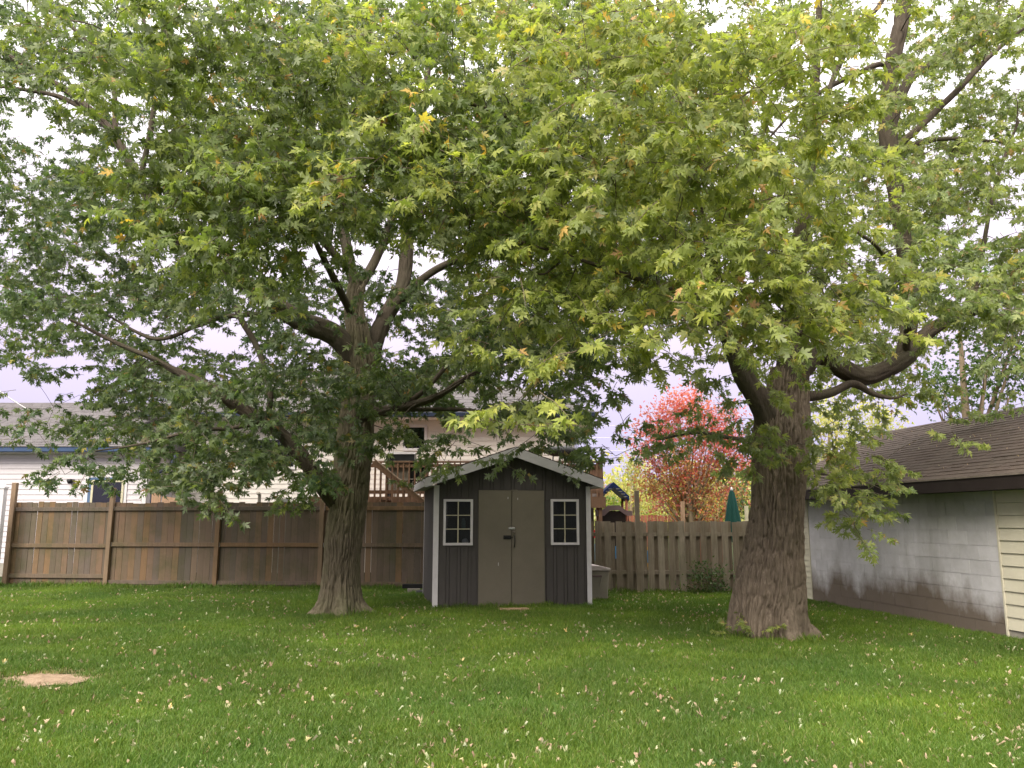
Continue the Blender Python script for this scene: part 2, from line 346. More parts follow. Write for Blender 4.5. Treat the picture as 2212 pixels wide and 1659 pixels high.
def twig_mesh(name, mat, barkm, rn, nleaf=15, half=HALF, length=.36, size=.112, stem=True, droop=.5, spread=.0):
    mb = MB(); lc = []; mi = []
    pts = []
    for i in range(5):
        t = i/4; pts.append(Vector((0, length*t, -.10*length*t*t+rn.uniform(-.01, .01))))
    if stem:
        mb.tube(pts, [.005, .0042, .0035, .003, .002], 3, cap=False); lc += [0]*(len(mb.v)); mi += [1]*len(mb.f)
    for k in range(nleaf):
        t = min(1, .15+.9*(k//2+1)/(nleaf/2)) if spread == 0 else rn.random()
        b = Vector((0, length*t, -.10*length*t*t))
        if spread: b += Vector((rn.gauss(0, spread), rn.gauss(0, spread), rn.gauss(0, spread)))
        yaw = (1 if k % 2 else -1)*rn.uniform(15, 100) + rn.uniform(-25, 25)
        pit = -rn.uniform(12, 95)*droop*1.6
        E_ = Euler((R(pit), R(rn.uniform(-80, 80)), R(yaw)), 'XYZ').to_matrix()
        pl = rn.uniform(.03, .06); s_ = size*rn.uniform(.7, 1.25)
        dirv = E_ @ Vector((0, 1, 0)); pb = b + dirv*pl
        if stem:
            n0 = len(mb.v); mb.tube([b, pb], .0016, 3, cap=False); lc += [.93]*(len(mb.v)-n0); mi += [0]*3
        v, fs_ = leaf_geo(half, rn.uniform(.05, .9), rn.uniform(-.2, .6)); v = [Vector((q.x*.86, q.y, q.z)) for q in v]
        c = rn.random()
        n0 = len(mb.v); mb.add([E_ @ (q*s_) + pb for q in v], fs_, False); lc += [c]*len(v); mi += [0]*len(fs_)
    me = mb.mesh(name, mat); me.materials.append(barkm)
    me.polygons.foreach_set('material_index', mi); set_lc(me, lc); return me
def proto_collection(name, meshes):
    c = bpy.data.collections.new(name)
    for i, me in enumerate(meshes):
        o = bpy.data.objects.new(f'{me.name}', me); c.objects.link(o)
    return c
def scatter(name, pts, rots, scales, coll, nvar, tone=None, parent=None, **kw):
    """one object: instances of small meshes on points, by geometry nodes"""
    n_ = len(pts); me = bpy.data.meshes.new(name); me.vertices.add(n_)
    me.vertices.foreach_set('co', np.asarray(pts, np.float32).ravel())
    a = me.attributes.new('rot', 'FLOAT_VECTOR', 'POINT'); a.data.foreach_set('vector', np.asarray(rots, np.float32).ravel())
    a = me.attributes.new('scl', 'FLOAT', 'POINT'); a.data.foreach_set('value', np.asarray(scales, np.float32))
    a = me.attributes.new('idx', 'INT', 'POINT'); a.data.foreach_set('value', rng.integers(0, nvar, n_).astype(np.int32))
    a = me.attributes.new('tone', 'FLOAT', 'POINT'); a.data.foreach_set('value', (np.zeros(n_) if tone is None else np.asarray(tone)).astype(np.float32))
    o = bpy.data.objects.new(name, me); COL.objects.link(o)
    if parent: o.parent = parent
    for k, v in kw.items(): o[k] = v
    ng = bpy.data.node_groups.new(name+'_nodes', 'GeometryNodeTree')
    ng.interface.new_socket('Geometry', in_out='INPUT', socket_type='NodeSocketGeometry')
    ng.interface.new_socket('Geometry', in_out='OUTPUT', socket_type='NodeSocketGeometry')
    N = ng.nodes; L = ng.links
    gi = N.new('NodeGroupInput'); go = N.new('NodeGroupOutput')
    m2p = N.new('GeometryNodeMeshToPoints'); iop = N.new('GeometryNodeInstanceOnPoints')
    ci = N.new('GeometryNodeCollectionInfo'); ci.inputs['Collection'].default_value = coll
    ci.inputs['Separate Children'].default_value = True; ci.inputs['Reset Children'].default_value = True
    def attr(nm, ty):
        x = N.new('GeometryNodeInputNamedAttribute'); x.data_type = ty; x.inputs['Name'].default_value = nm; return x.outputs['Attribute']
    e2r = N.new('FunctionNodeEulerToRotation'); L.new(attr('rot', 'FLOAT_VECTOR'), e2r.inputs[0])
    L.new(gi.outputs[0], m2p.inputs['Mesh']); L.new(m2p.outputs[0], iop.inputs['Points'])
    L.new(ci.outputs[0], iop.inputs['Instance']); iop.inputs['Pick Instance'].default_value = True
    L.new(attr('idx', 'INT'), iop.inputs['Instance Index']); L.new(e2r.outputs[0], iop.inputs['Rotation'])
    L.new(attr('scl', 'FLOAT'), iop.inputs['Scale']); L.new(iop.outputs[0], go.inputs[0])
    md = o.modifiers.new('scatter', 'NODES'); md.node_group = ng
    return o

rn = random.Random(3)
NV = 8
collA = proto_collection('twigs_cool', [twig_mesh('twig', M['leafA'], M['bark'], rn) for _ in range(NV)])
collB = proto_collection('twigs_warm', [twig_mesh('twig', M['leafB'], M['bark2'], rn) for _ in range(NV)])

# ---------------- structure: ground ----------------
mb = MB(); S_ = 500
mb.add([(-S_, -60, 0), (S_, -60, 0), (S_, 900, 0), (-S_, 900, 0)], [(0, 1, 2, 3)])
link('lawn', mb.mesh('lawn', M['soil']), kind='structure')
dc = G(96, 1470)
mb = MB(); nr, na = 9, 40; vs_ = []
for i in range(nr+1):
    for j in range(na):
        q = 2*math.pi*j/na; rr = i/nr*(1+.16*math.sin(3*q+1)+.1*math.sin(7*q))
        x, y = .46*rr*math.cos(q), .36*rr*math.sin(q)
        vs_.append((dc.x+x, dc.y+y, .006+.012*(1-(i/nr)**2)*(0.3+1.6*float(vnoise(x*14, y*14, 0, 3)))))
mb.add(vs_, [(i*na+j, (i+1)*na+j, (i+1)*na+(j+1) % na, i*na+(j+1) % na) for i in range(nr) for j in range(na)], True)
link('dirt_patch', mb.mesh('dirt_patch', M['dirt']), kind='structure')

# ---------------- shed ----------------
SL = G(937, 1316); SRR = G(1276, 1309); SW = (SRR-SL).length; SYAW = math.atan2(SRR.y-SL.y, SRR.x-SL.x); SD = 2.3; SH = 2.17
shed = thing('garden_shed', 'charcoal grey garden shed with taupe double doors and white framed windows', 'shed', SL, SYAW)
PK = 2.74; cxs = SW/2
def slocal(x, y, Yw=None):          # measured point -> local coordinates on the shed's front plane
    d = ray(x, y); n_ = Vector((-math.sin(SYAW), math.cos(SYAW), 0)); o_ = Vector((0, 0, EYE)); dv = Vector(d)
    t = (SL-o_).dot(n_)/dv.dot(n_); p = o_+dv*t-SL
    return p.x*math.cos(SYAW)+p.y*math.sin(SYAW), p.z
win = []
for (a, b, c, d) in ((958, 1078, 1021, 1178), (1189, 1078, 1251, 1177)):
    x0, z1 = slocal(a, b); x1, z0 = slocal(c, d); win.append((x0+.02, x1-.02, z0+.02, z1-.02))
dx0, dz1 = slocal(1034, 1059); dx1, _ = slocal(1175, 1058); dxm, _ = slocal(1105, 1060)
# front wall: real openings for the windows, boards between grooves as single siding boards
wallm = MB()
def frontz(x): return PK+.10-abs(x-cxs)*(PK-SH)/(cxs+.20)-.036
T = .03
grid = sorted({0.0, SW, dx0, dx1} | {w for q in win for w in q[:2]})
# backing sheet with openings
def sheet(x0, x1, z0, z1): wallm.span((x0, .014, z0), (x1, .05, z1))
sheet(0, win[0][0], .02, SH-.05); sheet(win[0][1], dx0, .02, SH-.05); sheet(dx1, win[1][0], .02, SH-.05); sheet(win[1][1], SW, .02, SH-.05)
sheet(win[0][0], win[0][1], .02, win[0][2]); sheet(win[0][0], win[0][1], win[0][3], SH-.05)
sheet(win[1][0], win[1][1], .02, win[1][2]); sheet(win[1][0], win[1][1], win[1][3], SH-.05); sheet(dx0, dx1, dz1, SH-.05)
wallm.prism([(0.02, .014, SH-.05), (SW-.02, .014, SH-.05), (SW-.02, .014, frontz(SW)-.02), (cxs, .014, frontz(cxs)-.03), (.02, .014, frontz(0)-.02)], (0, 0, 0), (0, .036, 0))
part('wall', wallm, M['shed'], shed)
# grooved siding: boards alternate 9 cm and 5 cm wide, 8 mm proud, cut round the openings
xs = [0.07]; wds = [.135, .06]
k = 0
while xs[-1] < SW-.07: xs.append(xs[-1]+wds[k % 2]); k += 1
xs[-1] = SW-.07
def siding_piece(x0, x1, z0, z1a, z1b):
    m_ = MB(); m_.prism([(x0, 0, z0), (x1, 0, z0), (x1, 0, z1b), (x0, 0, z1a)], (0, 0, 0), (0, .013, 0)); part('siding_board', m_, M['shed'], shed)
for i in range(len(xs)-1):
    a, b = xs[i]+.0055, xs[i+1]-.0055
    cuts = [(0.03, None)]
    mid = (a+b)/2; zz = [(.03, None)]
    ob = None
    for (q0, q1, q2, q3) in win:
        if b > q0 and a < q1: ob = (q2, q3)
    if b > dx0 and a < dx1: ob = (0.0, dz1+.012)
    if ob is None: siding_piece(a, b, .03, frontz(a), frontz(b))
    else:
        if ob[0] > .1: siding_piece(a, b, .03, ob[0], ob[0])
        siding_piece(a, b, ob[1], frontz(a), frontz(b))
# side and back walls
sw = MB(); sw.span((0, .05, .02), (.04, SD, SH)); part('side_wall', sw, M['shed'], shed)
sw = MB(); sw.span((SW-.04, .05, .02), (SW, SD, SH)); part('side_wall', sw, M['shed'], shed)
sw = MB(); sw.prism([(.04, SD-.04, .02), (SW-.04, SD-.04, .02), (SW-.04, SD-.04, SH), (cxs, SD-.04, PK-.12), (.04, SD-.04, SH)], (0, 0, 0), (0, .036, 0)); part('back_wall', sw, M['shed'], shed)
for i in range(16):
    y0 = .08+i*.14
    m_ = MB(); m_.span((-.008, y0, .03), (0, y0+.128, SH-.03)); part('siding_board', m_, M['shed'], shed)
fl = MB(); fl.span((.05, .05, .0), (SW-.05, SD-.05, .04)); part('floor', fl, M['deckwood'], shed)
sk = MB(); sk.span((-.012, .05, .002), (-.001, SD, .03)); part('sill_plate', sk, M['newwood'], shed)
for xa in (-.022, SW-.06):
    m_ = MB(); m_.span((xa, -.022, .0), (xa+.085, -.001, SH-.02)); part('corner_trim', m_, M['white'], shed, bevel=.002)
m_ = MB(); m_.span((-.03, -.02, .03), (-.009, .03, SH-.03)); part('corner_trim', m_, M['white'], shed)
m_ = MB(); m_.span((-.012, SD-.02, .03), (-.001, SD+.01, SH-.03)); part('corner_trim', m_, M['white'], shed)
# doors
def doorleaf(x0, x1):
    m_ = MB(); m_.span((x0, -.018, .015), (x1, .012, dz1)); return part('door', m_, M['sheddoor'], shed, bevel=.002)
dl = doorleaf(dx0, dxm-.005); dr = doorleaf(dxm+.005, dx1)
def onfront(mbx, px, py, px2, py2, y0, y1):
    x0, z1 = slocal(px, py); x1, z0 = slocal(px2, py2); mbx.span((x0, y0, z0), (x1, y1, z1)); return mbx
part('bolt_plate', onfront(MB(), 1087, 1156.5, 1103.5, 1165, -.028, -.019), M['black'], dl)
m_ = MB(); x0, z0 = slocal(1087, 1160.5); m_.tube([(x0+.02, -.034, z0), (x0+.17, -.034, z0)], .007, 8); part('slide_bolt', m_, M['black'], dl)
m_ = MB(); x0, z0 = slocal(1110, 1156); x1, z1 = slocal(1110, 1182)
m_.tube([(x0, -.02, z0), (x0+.004, -.05, z0-.02), (x0+.008, -.055, (z0+z1)/2), (x0+.004, -.05, z1+.02), (x0, -.02, z1)], .009, 8); part('handle', m_, M['black'], dr)
part('hasp', onfront(MB(), 1098, 1139, 1112, 1143.5, -.034, -.019), M['chrome'], dr, bevel=.002)
m_ = MB(); x0, z0 = slocal(1109, 1143); m_.lathe((x0, -.04, z0-.07), [(.0, 0), (.02, .002), (.022, .02), (.02, .038), (.0, .04)], 12, 1, .5); m_.tube([(x0-.013, -.04, z0-.03), (x0-.013, -.04, z0-.005), (x0+.013, -.04, z0-.005), (x0+.013, -.04, z0-.03)], .0035, 6); part('padlock', m_, M['dripedge'], dr)
for (px, py) in ((1097, 1076), (1118, 1078)):
    m_ = MB(); onfront(m_, px-.6, py-2.5, px+.5, py+2, -.0195, -.0185); part('paint_chip', m_, M['white'], dl if px < 1105 else dr)
m_ = MB(); onfront(m_, 1075.7, 1215, 1076.7, 1222, -.0195, -.0185); part('paint_chip', m_, M['white'], dl)
m_ = MB(); x0, z0 = slocal(1112, 1059); m_.span((x0-.07, -.03, dz1-.01), (x0+.05, -.019, dz1+.012)); part('top_catch', m_, M['sheddoor'], dr)
for xa, xb in ((dx0-.02, dx0-.003), (dx1+.003, dx1+.02)):
    m_ = MB(); m_.span((xa, -.006, .03), (xb, .0, dz1+.02)); part('door_trim', m_, M['shed'], shed)
# windows
for wi, (x0, x1, z0, z1) in enumerate(win):
    w = .042; e = .018
    fr = MB()
    fr.span((x0-e, -.03, z1-w+e), (x1+e, .02, z1+e)); fr.span((x0-e, -.03, z0-e), (x1+e, .02, z0+w-e))
    fr.span((x0-e, -.03, z0+w-e), (x0+w-e, .02, z1-w+e)); fr.span((x1-w+e, -.03, z0+w-e), (x1+e, .02, z1-w+e))
    fo = part('window', fr, M['white'], shed)
    gx0, gx1, gz0, gz1 = x0+w-e, x1-w+e, z0+w-e, z1-w+e
    for ix in range(2):
        for iz in range(3):
            a = gx0+(gx1-gx0)*ix/2; b = gx0+(gx1-gx0)*(ix+1)/2; c = gz0+(gz1-gz0)*iz/3; d = gz0+(gz1-gz0)*(iz+1)/3
            m_ = MB(); m_.span((a, .004, c), (b, .008, d)); part('pane', m_, M['glass'], fo)
    mu = MB(); xm = (gx0+gx1)/2; mu.span((xm-.009, -.012, gz0), (xm+.009, .003, gz1)); part('muntin', mu, M['cream'], fo)
    for iz in (1, 2):
        zc = gz0+(gz1-gz0)*iz/3; mu = MB(); mu.span((gx0, -.011, zc-.007), (xm-.0095, .003, zc+.007)); mu.span((xm+.0095, -.011, zc-.007), (gx1, .003, zc+.007)); part('muntin', mu, M['cream'], fo)
# roof
OVX = .20; OVY = .22
def rz(x): return PK + .10 - abs(x-cxs)*(PK+.10-(SH+.10))/(cxs+OVX) - .0
slope = math.atan2((PK-SH), cxs+OVX)
for sgn in (-1, 1):
    xe = cxs+sgn*(cxs+OVX)
    rf = MB(); pts = [(cxs, -OVY, rz(cxs)-.03), (xe, -OVY, rz(xe)-.03), (xe, -OVY, rz(xe)), (cxs, -OVY, rz(cxs))]
    rf.prism(pts if sgn > 0 else pts[::-1], (0, 0, 0), (0, SD+2*OVY, 0))
    ro = part('roof', rf, M['shingle'], shed)
    # shingle courses
    nn = 10
    for i in range(nn):
        t0 = i/nn; t1 = (i+1.15)/nn
        xa = xe-(xe-cxs)*t0; xb = xe-(xe-cxs)*min(t1, 1)
        for j in range(9):
            y0 = -OVY-.02+j*(SD+2*OVY+.04)/9; y1 = y0+(SD+2*OVY+.04)/9-.008
            l0 = .016+rn.uniform(0, .006)
            m_ = MB(); za, zb = rz(xa)+.002, rz(xb)+.002
            m_.add([(xa, y0, za), (xa, y1, za), (xb, y1, zb), (xb, y0, zb), (xa, y0, za+l0), (xa, y1, za+l0), (xb, y1, zb+.004), (xb, y0, zb+.004)],
                   [(0, 3, 2, 1), (4, 5, 6, 7), (0, 1, 5, 4), (1, 2, 6, 5), (2, 3, 7, 6), (3, 0, 4, 7)])
            part('shingle', m_, M['shingle'], ro)
    fa = MB(); h_ = .165
    pts = [(cxs, -OVY-.022, rz(cxs)-.004), (cxs, -OVY-.022, rz(cxs)-h_-.02), (xe, -OVY-.022, rz(xe)-h_), (xe, -OVY-.022, rz(xe)-.004)]
    fa.prism(pts[::sgn], (0, 0, 0), (0, .02, 0)); part('fascia', fa, M['fascia'], shed)
    so = MB(); pts = [(cxs+sgn*(cxs+.012), -OVY, SH-.04), (xe, -OVY, SH-.04), (xe, SD+OVY, SH-.04), (cxs+sgn*(cxs+.012), SD+OVY, SH-.04)]
    so.prism(pts[::sgn], (0, 0, 0), (0, 0, .012)); part('soffit', so, M['fascia'], shed)
    ef = MB(); ef.span((min(xe, xe+sgn*.02), -OVY, SH-.05), (max(xe, xe+sgn*.02), SD+OVY, SH+.08)); part('fascia', ef, M['fascia'], shed)
# things seen inside the shed through the windows
def on_shed(p): return SL + Matrix.Rotation(SYAW, 3, 'Z') @ Vector(p)
x0, x1, z0, z1 = win[0]
sh_ = thing('shelf_board', 'dark shelf inside the shed behind the left window', 'shelf', on_shed((x0, .16, z0-.04)), SYAW, me=MB().span((-.1, 0, 0), (x1-x0+.1, .3, .02)).mesh('shelf_board', M['dark_inside']))
bt = thing('bottle', 'pale green bottle standing in the shed\'s left window', 'bottle', on_shed((x1-.13, .14, z0+.26)), 0, me=MB().lathe((0, 0, 0), [(.0, 0), (.03, .0), (.034, .02), (.034, .14), (.02, .17), (.012, .2), (.0, .2)], 14).mesh('bottle', M['teal']))
m_ = MB().span((x1-.24-x0, 0, -.012), (x1-x0, .1, 0)).mesh('ledge', M['dark_inside'])
thing('small_shelf', 'dark ledge carrying the bottle behind the left window', 'shelf', on_shed((x0, .1, z0+.26)), SYAW, me=m_)
thing('ball', 'white ball resting at the bottom right of the shed\'s left window', 'ball', on_shed((x1-.09, .2, z0+.04)), 0, me=MB().lathe((0, 0, 0), [(.0, -.055)]+[(.06*math.cos(a), .06*math.sin(a)) for a in [R(t) for t in range(-75, 90, 15)]]+[(0, .06)], 16).mesh('ball', M['white']))
x0, x1, z0, z1 = win[1]
thing('shelf_board', 'dark shelf inside the shed behind the right window', 'shelf', on_shed((x0, .16, z0-.06)), SYAW, me=MB().span((-.1, 0, 0), (x1-x0+.05, .3, .02)).mesh('shelf_board', M['dark_inside']))
thing('spray_can', 'small white topped can standing in the shed\'s right window', 'can', on_shed((x0+.30, .22, z0-.04)), 0, me=MB().lathe((0, 0, 0), [(0, 0), (.02, 0), (.02, .10), (.012, .12), (0, .12)], 12).mesh('spray_can', M['white']))
stp = MB(); cst = G(1109, 1320); stp.box((0, 0, .02), (.52, .22, .05), SYAW)
thing('step_slab', 'low weathered wooden step on the grass below the shed doors', 'step', cst, 0, me=stp.mesh('step_slab', M['newwood']))

# ---------------- storage bin right of the shed ----------------
bc = G(1292, 1296); bc = Vector((bc.x-.12, 16.15, 0))
bn = thing('deck_box', 'tan plastic storage bin with pale lid behind the shed\'s right corner', 'storage bin', bc, R(8))
m_ = MB(); wB, dB, hB = .62, .5, .56
m_.add([(-wB/2+.03, -dB/2+.03, 0), (wB/2-.03, -dB/2+.03, 0), (wB/2-.03, dB/2, 0), (-wB/2+.03, dB/2, 0), (-wB/2, -dB/2, hB), (wB/2, -dB/2, hB), (wB/2, dB/2, hB), (-wB/2, dB/2, hB)],
       [(0, 3, 2, 1), (4, 5, 6, 7), (0, 1, 5, 4), (1, 2, 6, 5), (2, 3, 7, 6), (3, 0, 4, 7)])
part('bin_body', m_, M['binbody'], bn, bevel=.02)
m_ = MB(); m_.prism([(-wB/2-.02, -dB/2-.03, hB), (wB/2+.02, -dB/2-.03, hB), (wB/2+.02, -dB/2-.03, hB+.045), (.1, -dB/2-.03, hB+.10), (-wB/2-.02, -dB/2-.03, hB+.12)], (0, 0, 0), (0, dB+.06, 0)); part('lid', m_, M['binlid'], bn, bevel=.01)
m_ = MB(); m_.prism([(-.02, -dB/2-.016, hB-.12), (.16, -dB/2-.016, hB-.12), (.15, -dB/2-.016, hB-.085), (-.03, -dB/2-.016, hB-.085)], (0, 0, 0), (0, .02, 0)); part('hand_grip', m_, M['brownplastic'], bn)
m_ = MB(); m_.beam((.155, -dB/2-.006, hB-.12), (.11, -dB/2+.012, hB-.30), .02, .012); part('rib', m_, M['binbody'], bn)

# ---------------- boards and pipe left of the shed ----------------
g1 = G(893, 1280)
thing('timber_offcut', 'dark wet timber lying on the grass at the fence foot left of the shed', 'timber', (g1.x+.1, 17.5, .1), R(3), me=MB().span((-.32, -.05, 0), (.28, .05, .09)).mesh('timber_offcut', M['blackplastic']))
thing('concrete_block', 'grey concrete block propping the dark timber beside the shed', 'concrete block', (g1.x+.02, 17.42, 0), R(4), me=MB().span((-.12, -.06, 0), (.14, .08, .1)).mesh('concrete_block', M['concrete']))
thing('concrete_block', 'pale block with a worn top tucked against the shed\'s left wall', 'concrete block', (g1.x+.42, 17.4, .1), R(-6), me=MB().span((-.16, -.07, 0), (.2, .1, .12)).mesh('concrete_block', M['white']))
pp = MB(); pp.tube([(-.1, -.05, .05), (.08, 0, .07), (.32, .06, .12)], .06, 12)
thing('drain_pipe', 'black plastic drain pipe lying in the grass against the shed\'s left side', 'pipe', (g1.x+.25, 16.9, 0), 0, me=pp.mesh('drain_pipe', M['blackplastic']))

# ---------------- left privacy fence ----------------
def fence_pt(px):                   # along the line of the left fence
    A = Vector((-11.6, 19.06, 0)); B = Vector((-1.55, 18.15, 0)); d = ray(px, 1124); k = d[0]/d[1]
    t = (k*A.y-A.x)/((B.x-A.x)-k*(B.y-A.y)); return A+(B-A)*t
FA, FB = fence_pt(28), fence_pt(925)
fyaw = math.atan2(FB.y-FA.y, FB.x-FA.x)
lf = thing('privacy_fence', 'tall weathered brown board privacy fence with three rails left of the shed', 'fence', FA, fyaw)
posts = [(28, 2.41, .115), (242, 2.28, .10), (474, 2.22, .10), (697, 2.0, .10), (925, 1.9, .1)]
pxl = [(fence_pt(p)-FA).length for p, _, _ in posts]
for (p, h_, w_), x in zip(posts, pxl):
    m_ = MB(); m_.span((x-w_/2, -.09, -.1), (x+w_/2, .0, h_))
    part('post', m_, M['woodpost'] if p != 474 else M['wood'], lf, bevel=.006)
board = MB().span((0, 0, 0), (1, .018, 1)).mesh('board', M['wood'])
for si in range(4):
    a, b = pxl[si]+.05, pxl[si+1]-.05
    n_ = 17; wd = (b-a+.06)/n_; lo = .03 if si else -.02; top = 1.935 if si else 1.95
    x = a-.03
    for i in range(n_):
        gap = .004 + (0.012 if rn.random() < .16 else 0)
        o = link('board', board, lf, loc=(x+gap/2, .002+rn.uniform(0, .004), lo+rn.uniform(-.015, .01)), rot=(0, rn.uniform(-.0025, .0025), 0))
        o.scale = (wd-gap, 1, top-lo+rn.uniform(-.012, .012)); x += wd
    for z in ((1.80, .98, .13) if si else (1.79, .95, .26)):
        m_ = MB(); m_.span((a, -.04, z-.045), (b, -.001, z+.045)); part('rail', m_, M['wood'], lf, bevel=.003)
        if si:
            for xx in (a, b-.012):
                m_ = MB(); m_.span((xx, -.043, z-.05), (xx+.012, -.041, z+.05)); part('hanger_bracket', m_, M['metal'], lf)
    # kickboard
    if si: m_ = MB(); m_.span((a, -.022, .0), (b, -.001, .07)); part('kickboard', m_, M['wood'], lf)

# ---------------- right shadow-box fence ----------------
RA = G(1240, 1279); RB = Vector((6.3, 17.5, 0)); ryaw = math.atan2(RB.y-RA.y, RB.x-RA.x); RL = (RB-RA).length
rf_ = thing('shadowbox_fence', 'grey brown shadow box fence with gaps between boards right of the shed', 'fence', RA, ryaw)
board2 = MB().span((0, 0, 0), (.135, .018, 1.5)).mesh('board', M['woodgrey'])
board3 = MB().span((0, 0, 0), (.116, .018, 1.5)).mesh('board', M['woodgrey'])
x = 0; i = 0
sp_ = .229
while x < RL:
    o = link('board', board2, rf_, loc=(x, -.045+rn.uniform(-.003, .003), rn.uniform(-.01, .02)), rot=(0, rn.uniform(-.012, .012), 0))
    o2 = link('board', board3, rf_, loc=(x+.118+rn.uniform(-.01, .012), .045, rn.uniform(-.02, .02)), rot=(0, rn.uniform(-.012, .012), 0))
    x += sp_
for z in (1.23, .42):
    m_ = MB(); m_.span((0, -.024, z-.04), (RL, .04, z+.04)); part('rail', m_, M['woodgrey'], rf_)
for px, top in ((1370, 2.17),):
    xx = ((px-1106)/F*17.8-RA.x)/math.cos(ryaw)
    m_ = MB(); m_.span((xx-.05, -.12, -.05), (xx+.05, -.046, top)); part('post', m_, M['woodgrey'], rf_, label='taller fence post rising above the boards')
# posts of the yard beyond
for px, py, w_, mt, lb in ((1474, 1083, .09, 'newwood', 'pale slim post beyond the fence in front of the red maple'), (1612, 1093, .08, 'cream', 'pale post beyond the fence beside the green umbrella')):
    tp = W(px, py, 20.5); thing('garden_post', lb, 'post', (tp.x, 20.5, 0), 0, me=MB().span((-w_/2, -w_/2, 0), (w_/2, w_/2, tp.z)).mesh('garden_post', M[mt]))

# ---------------- garage ----------------
GA = G(1759, 1299); GB = G(2180, 1381); gd = (GB-GA).normalized(); gyaw = math.atan2(gd.y, gd.x)   # local +x runs from far to near along the wall
ga = thing('garage', 'low garage with grey painted block wall, cream siding ends and brown shingle roof', 'garage', GA, gyaw)
# local frame: x along wall (towards viewer), y to the ... building lies on the side of +X world
side = 1 if (Matrix.Rotation(gyaw, 3, 'Z') @ Vector((0, 1, 0))).x > 0 else -1
BL = (GB-GA).length; X0, X1 = -1.5, 10.0; WT = 1.98
def gs(a, b):                        # span with y measured into the building
    m_ = MB(); y0, y1 = sorted((a[1]*side, b[1]*side)); m_.span((a[0], y0, a[2]), (b[0], y1, b[2])); return m_
part('wall', gs((X0, .012, 0), (X1, .2, WT)), M['concrete'], ga)
part('mortar', gs((0, -.0125, 0), (BL, .0115, WT)), M['block'], ga)
part('end_wall', gs((X0, .2, 0), (X0+.2, 5.2, WT)), M['creamsiding'], ga)
part('end_wall', gs((X1-.2, .2, 0), (X1, 5.2, WT)), M['creamsiding'], ga)
part('back_wall', gs((X0, 5.0, 0), (X1, 5.2, WT)), M['creamsiding'], ga)
bw, bh = .40, .20
blk = gs((.0032, -.0, .0032), (bw-.0032, .03, bh-.0032)).mesh('block', M['block'])
for r_ in range(10):
    xo = 0 if r_ % 2 == 0 else -bw/2
    nb = int(BL/bw)+2
    for c_ in range(nb):
        a = max(0, xo+c_*bw); b = min(BL, xo+(c_+1)*bw)
        if b-a < .05: continue
        if b-a > bw-.01: link('block', blk, ga, loc=(a, -.018*side + rn.uniform(-.0015, .0015), r_*bh-.01))
        else: part('block', gs((a+.0032, -.018, r_*bh-.0068), (b-.0032, .011, r_*bh+bh-.0132)), M['block'], ga)
def planks(x0, x1, z0, z1, h_, mat, parent, y=0, mk=None):
    z = z0
    mp = MB(); L_ = x1-x0
    pr = [(0, 0, 0), (0, -.028*side, 0), (0, -.012*side, h_-.004), (0, 0, h_-.004)]
    mp.prism(pr if side > 0 else pr[::-1], (0, 0, 0), (L_, 0, 0)); me = mp.mesh('siding_plank', mat)
    while z < z1-.02:
        o = link('siding_plank', me, parent, loc=(x0, y, z))
        if z+h_ > z1: o.scale = (1, 1, (z1-z)/h_)
        z += h_
planks(X0, -.03, .03, WT, .105, M['creamsiding'], ga)
planks(BL+.04, X1, .13, WT, .163, M['creamsiding'], ga)
for xx in (-.03, BL): part('corner_trim', gs((xx, -.032, .0), (xx+.03, .01, WT)), M['creamsiding'], ga)
part('foundation', gs((BL+.03, -.01, 0), (X1, .011, .13)), M['concrete'], ga)
# roof
EO = .32; RZ0 = 2.11; RR = 2.75; RH = 3.47
part('fascia', gs((X0-.12, -EO-.02, RZ0-.19), (X1, -EO, RZ0-.015)), M['darkfascia'], ga)
part('soffit', gs((X0-.12, -EO, RZ0-.19), (X1, .01, RZ0-.17)), M['darkfascia'], ga)
part('drip_edge', gs((X0-.12, -EO-.035, RZ0-.02), (X1, -EO+.02, RZ0+.008)), M['dripedge'], ga)
def rzg(y): return RZ0 + (RH-RZ0)*(y+EO)/(RR+EO)
rfm = MB()
pts = [(0, (-EO)*side, rzg(-EO)-.02), (0, RR*side, RH-.02), (0, (2*RR+EO)*side, rzg(-EO)-.02), (0, (2*RR+EO)*side, rzg(-EO)), (0, RR*side, RH), (0, -EO*side, rzg(-EO))]
rfm.prism([(p[0]+X0-.12, p[1], p[2]) for p in (pts if side < 0 else pts[::-1])], (0, 0, 0), (X1-X0+.12, 0, 0)); ro = part('roof', rfm, M['shingle'], ga)
gb = MB(); gp = [(X0+.02, 0, WT), (X0+.02, RR*side, RH-.1), (X0+.02, 2*RR*side, WT)]; gb.prism(gp if side > 0 else gp[::-1], (0, 0, 0), (.1, 0, 0)); part('gable_wall', gb, M['creamsiding'], ga)
sm = MB(); nc = 24
for i in range(nc):                  # shingle courses, far too small to pick apart one by one
    y0 = -EO-.02+(RR+EO)*i/nc; y1 = min(-EO+(RR+EO)*(i+1.2)/nc, RR)
    x = X0-.14 - (i % 3)*.1
    while x < X1:
        w_ = rn.choice((.16, .2, .3, .25)); xa = max(x, X0-.14)
        t_ = rn.uniform(.009, .018); za, zb = rzg(y0)+.003, rzg(y1)+.002
        if x+w_-.006 > xa:
            vv = [(xa, y0*side, za), (x+w_-.006, y0*side, za), (x+w_-.006, y1*side, zb), (xa, y1*side, zb)]
            up = [(a, b, c+(t_ if q < 2 else .003)) for q, (a, b, c) in enumerate(vv)]
            ff = [(0, 3, 2, 1), (4, 5, 6, 7), (0, 1, 5, 4), (1, 2, 6, 5), (2, 3, 7, 6), (3, 0, 4, 7)]
            if side < 0: ff = [f[::-1] for f in ff]
            sm.add(vv+up, ff)
        x += w_
part('shingles', sm, M['shingle'], ro, kind='stuff')

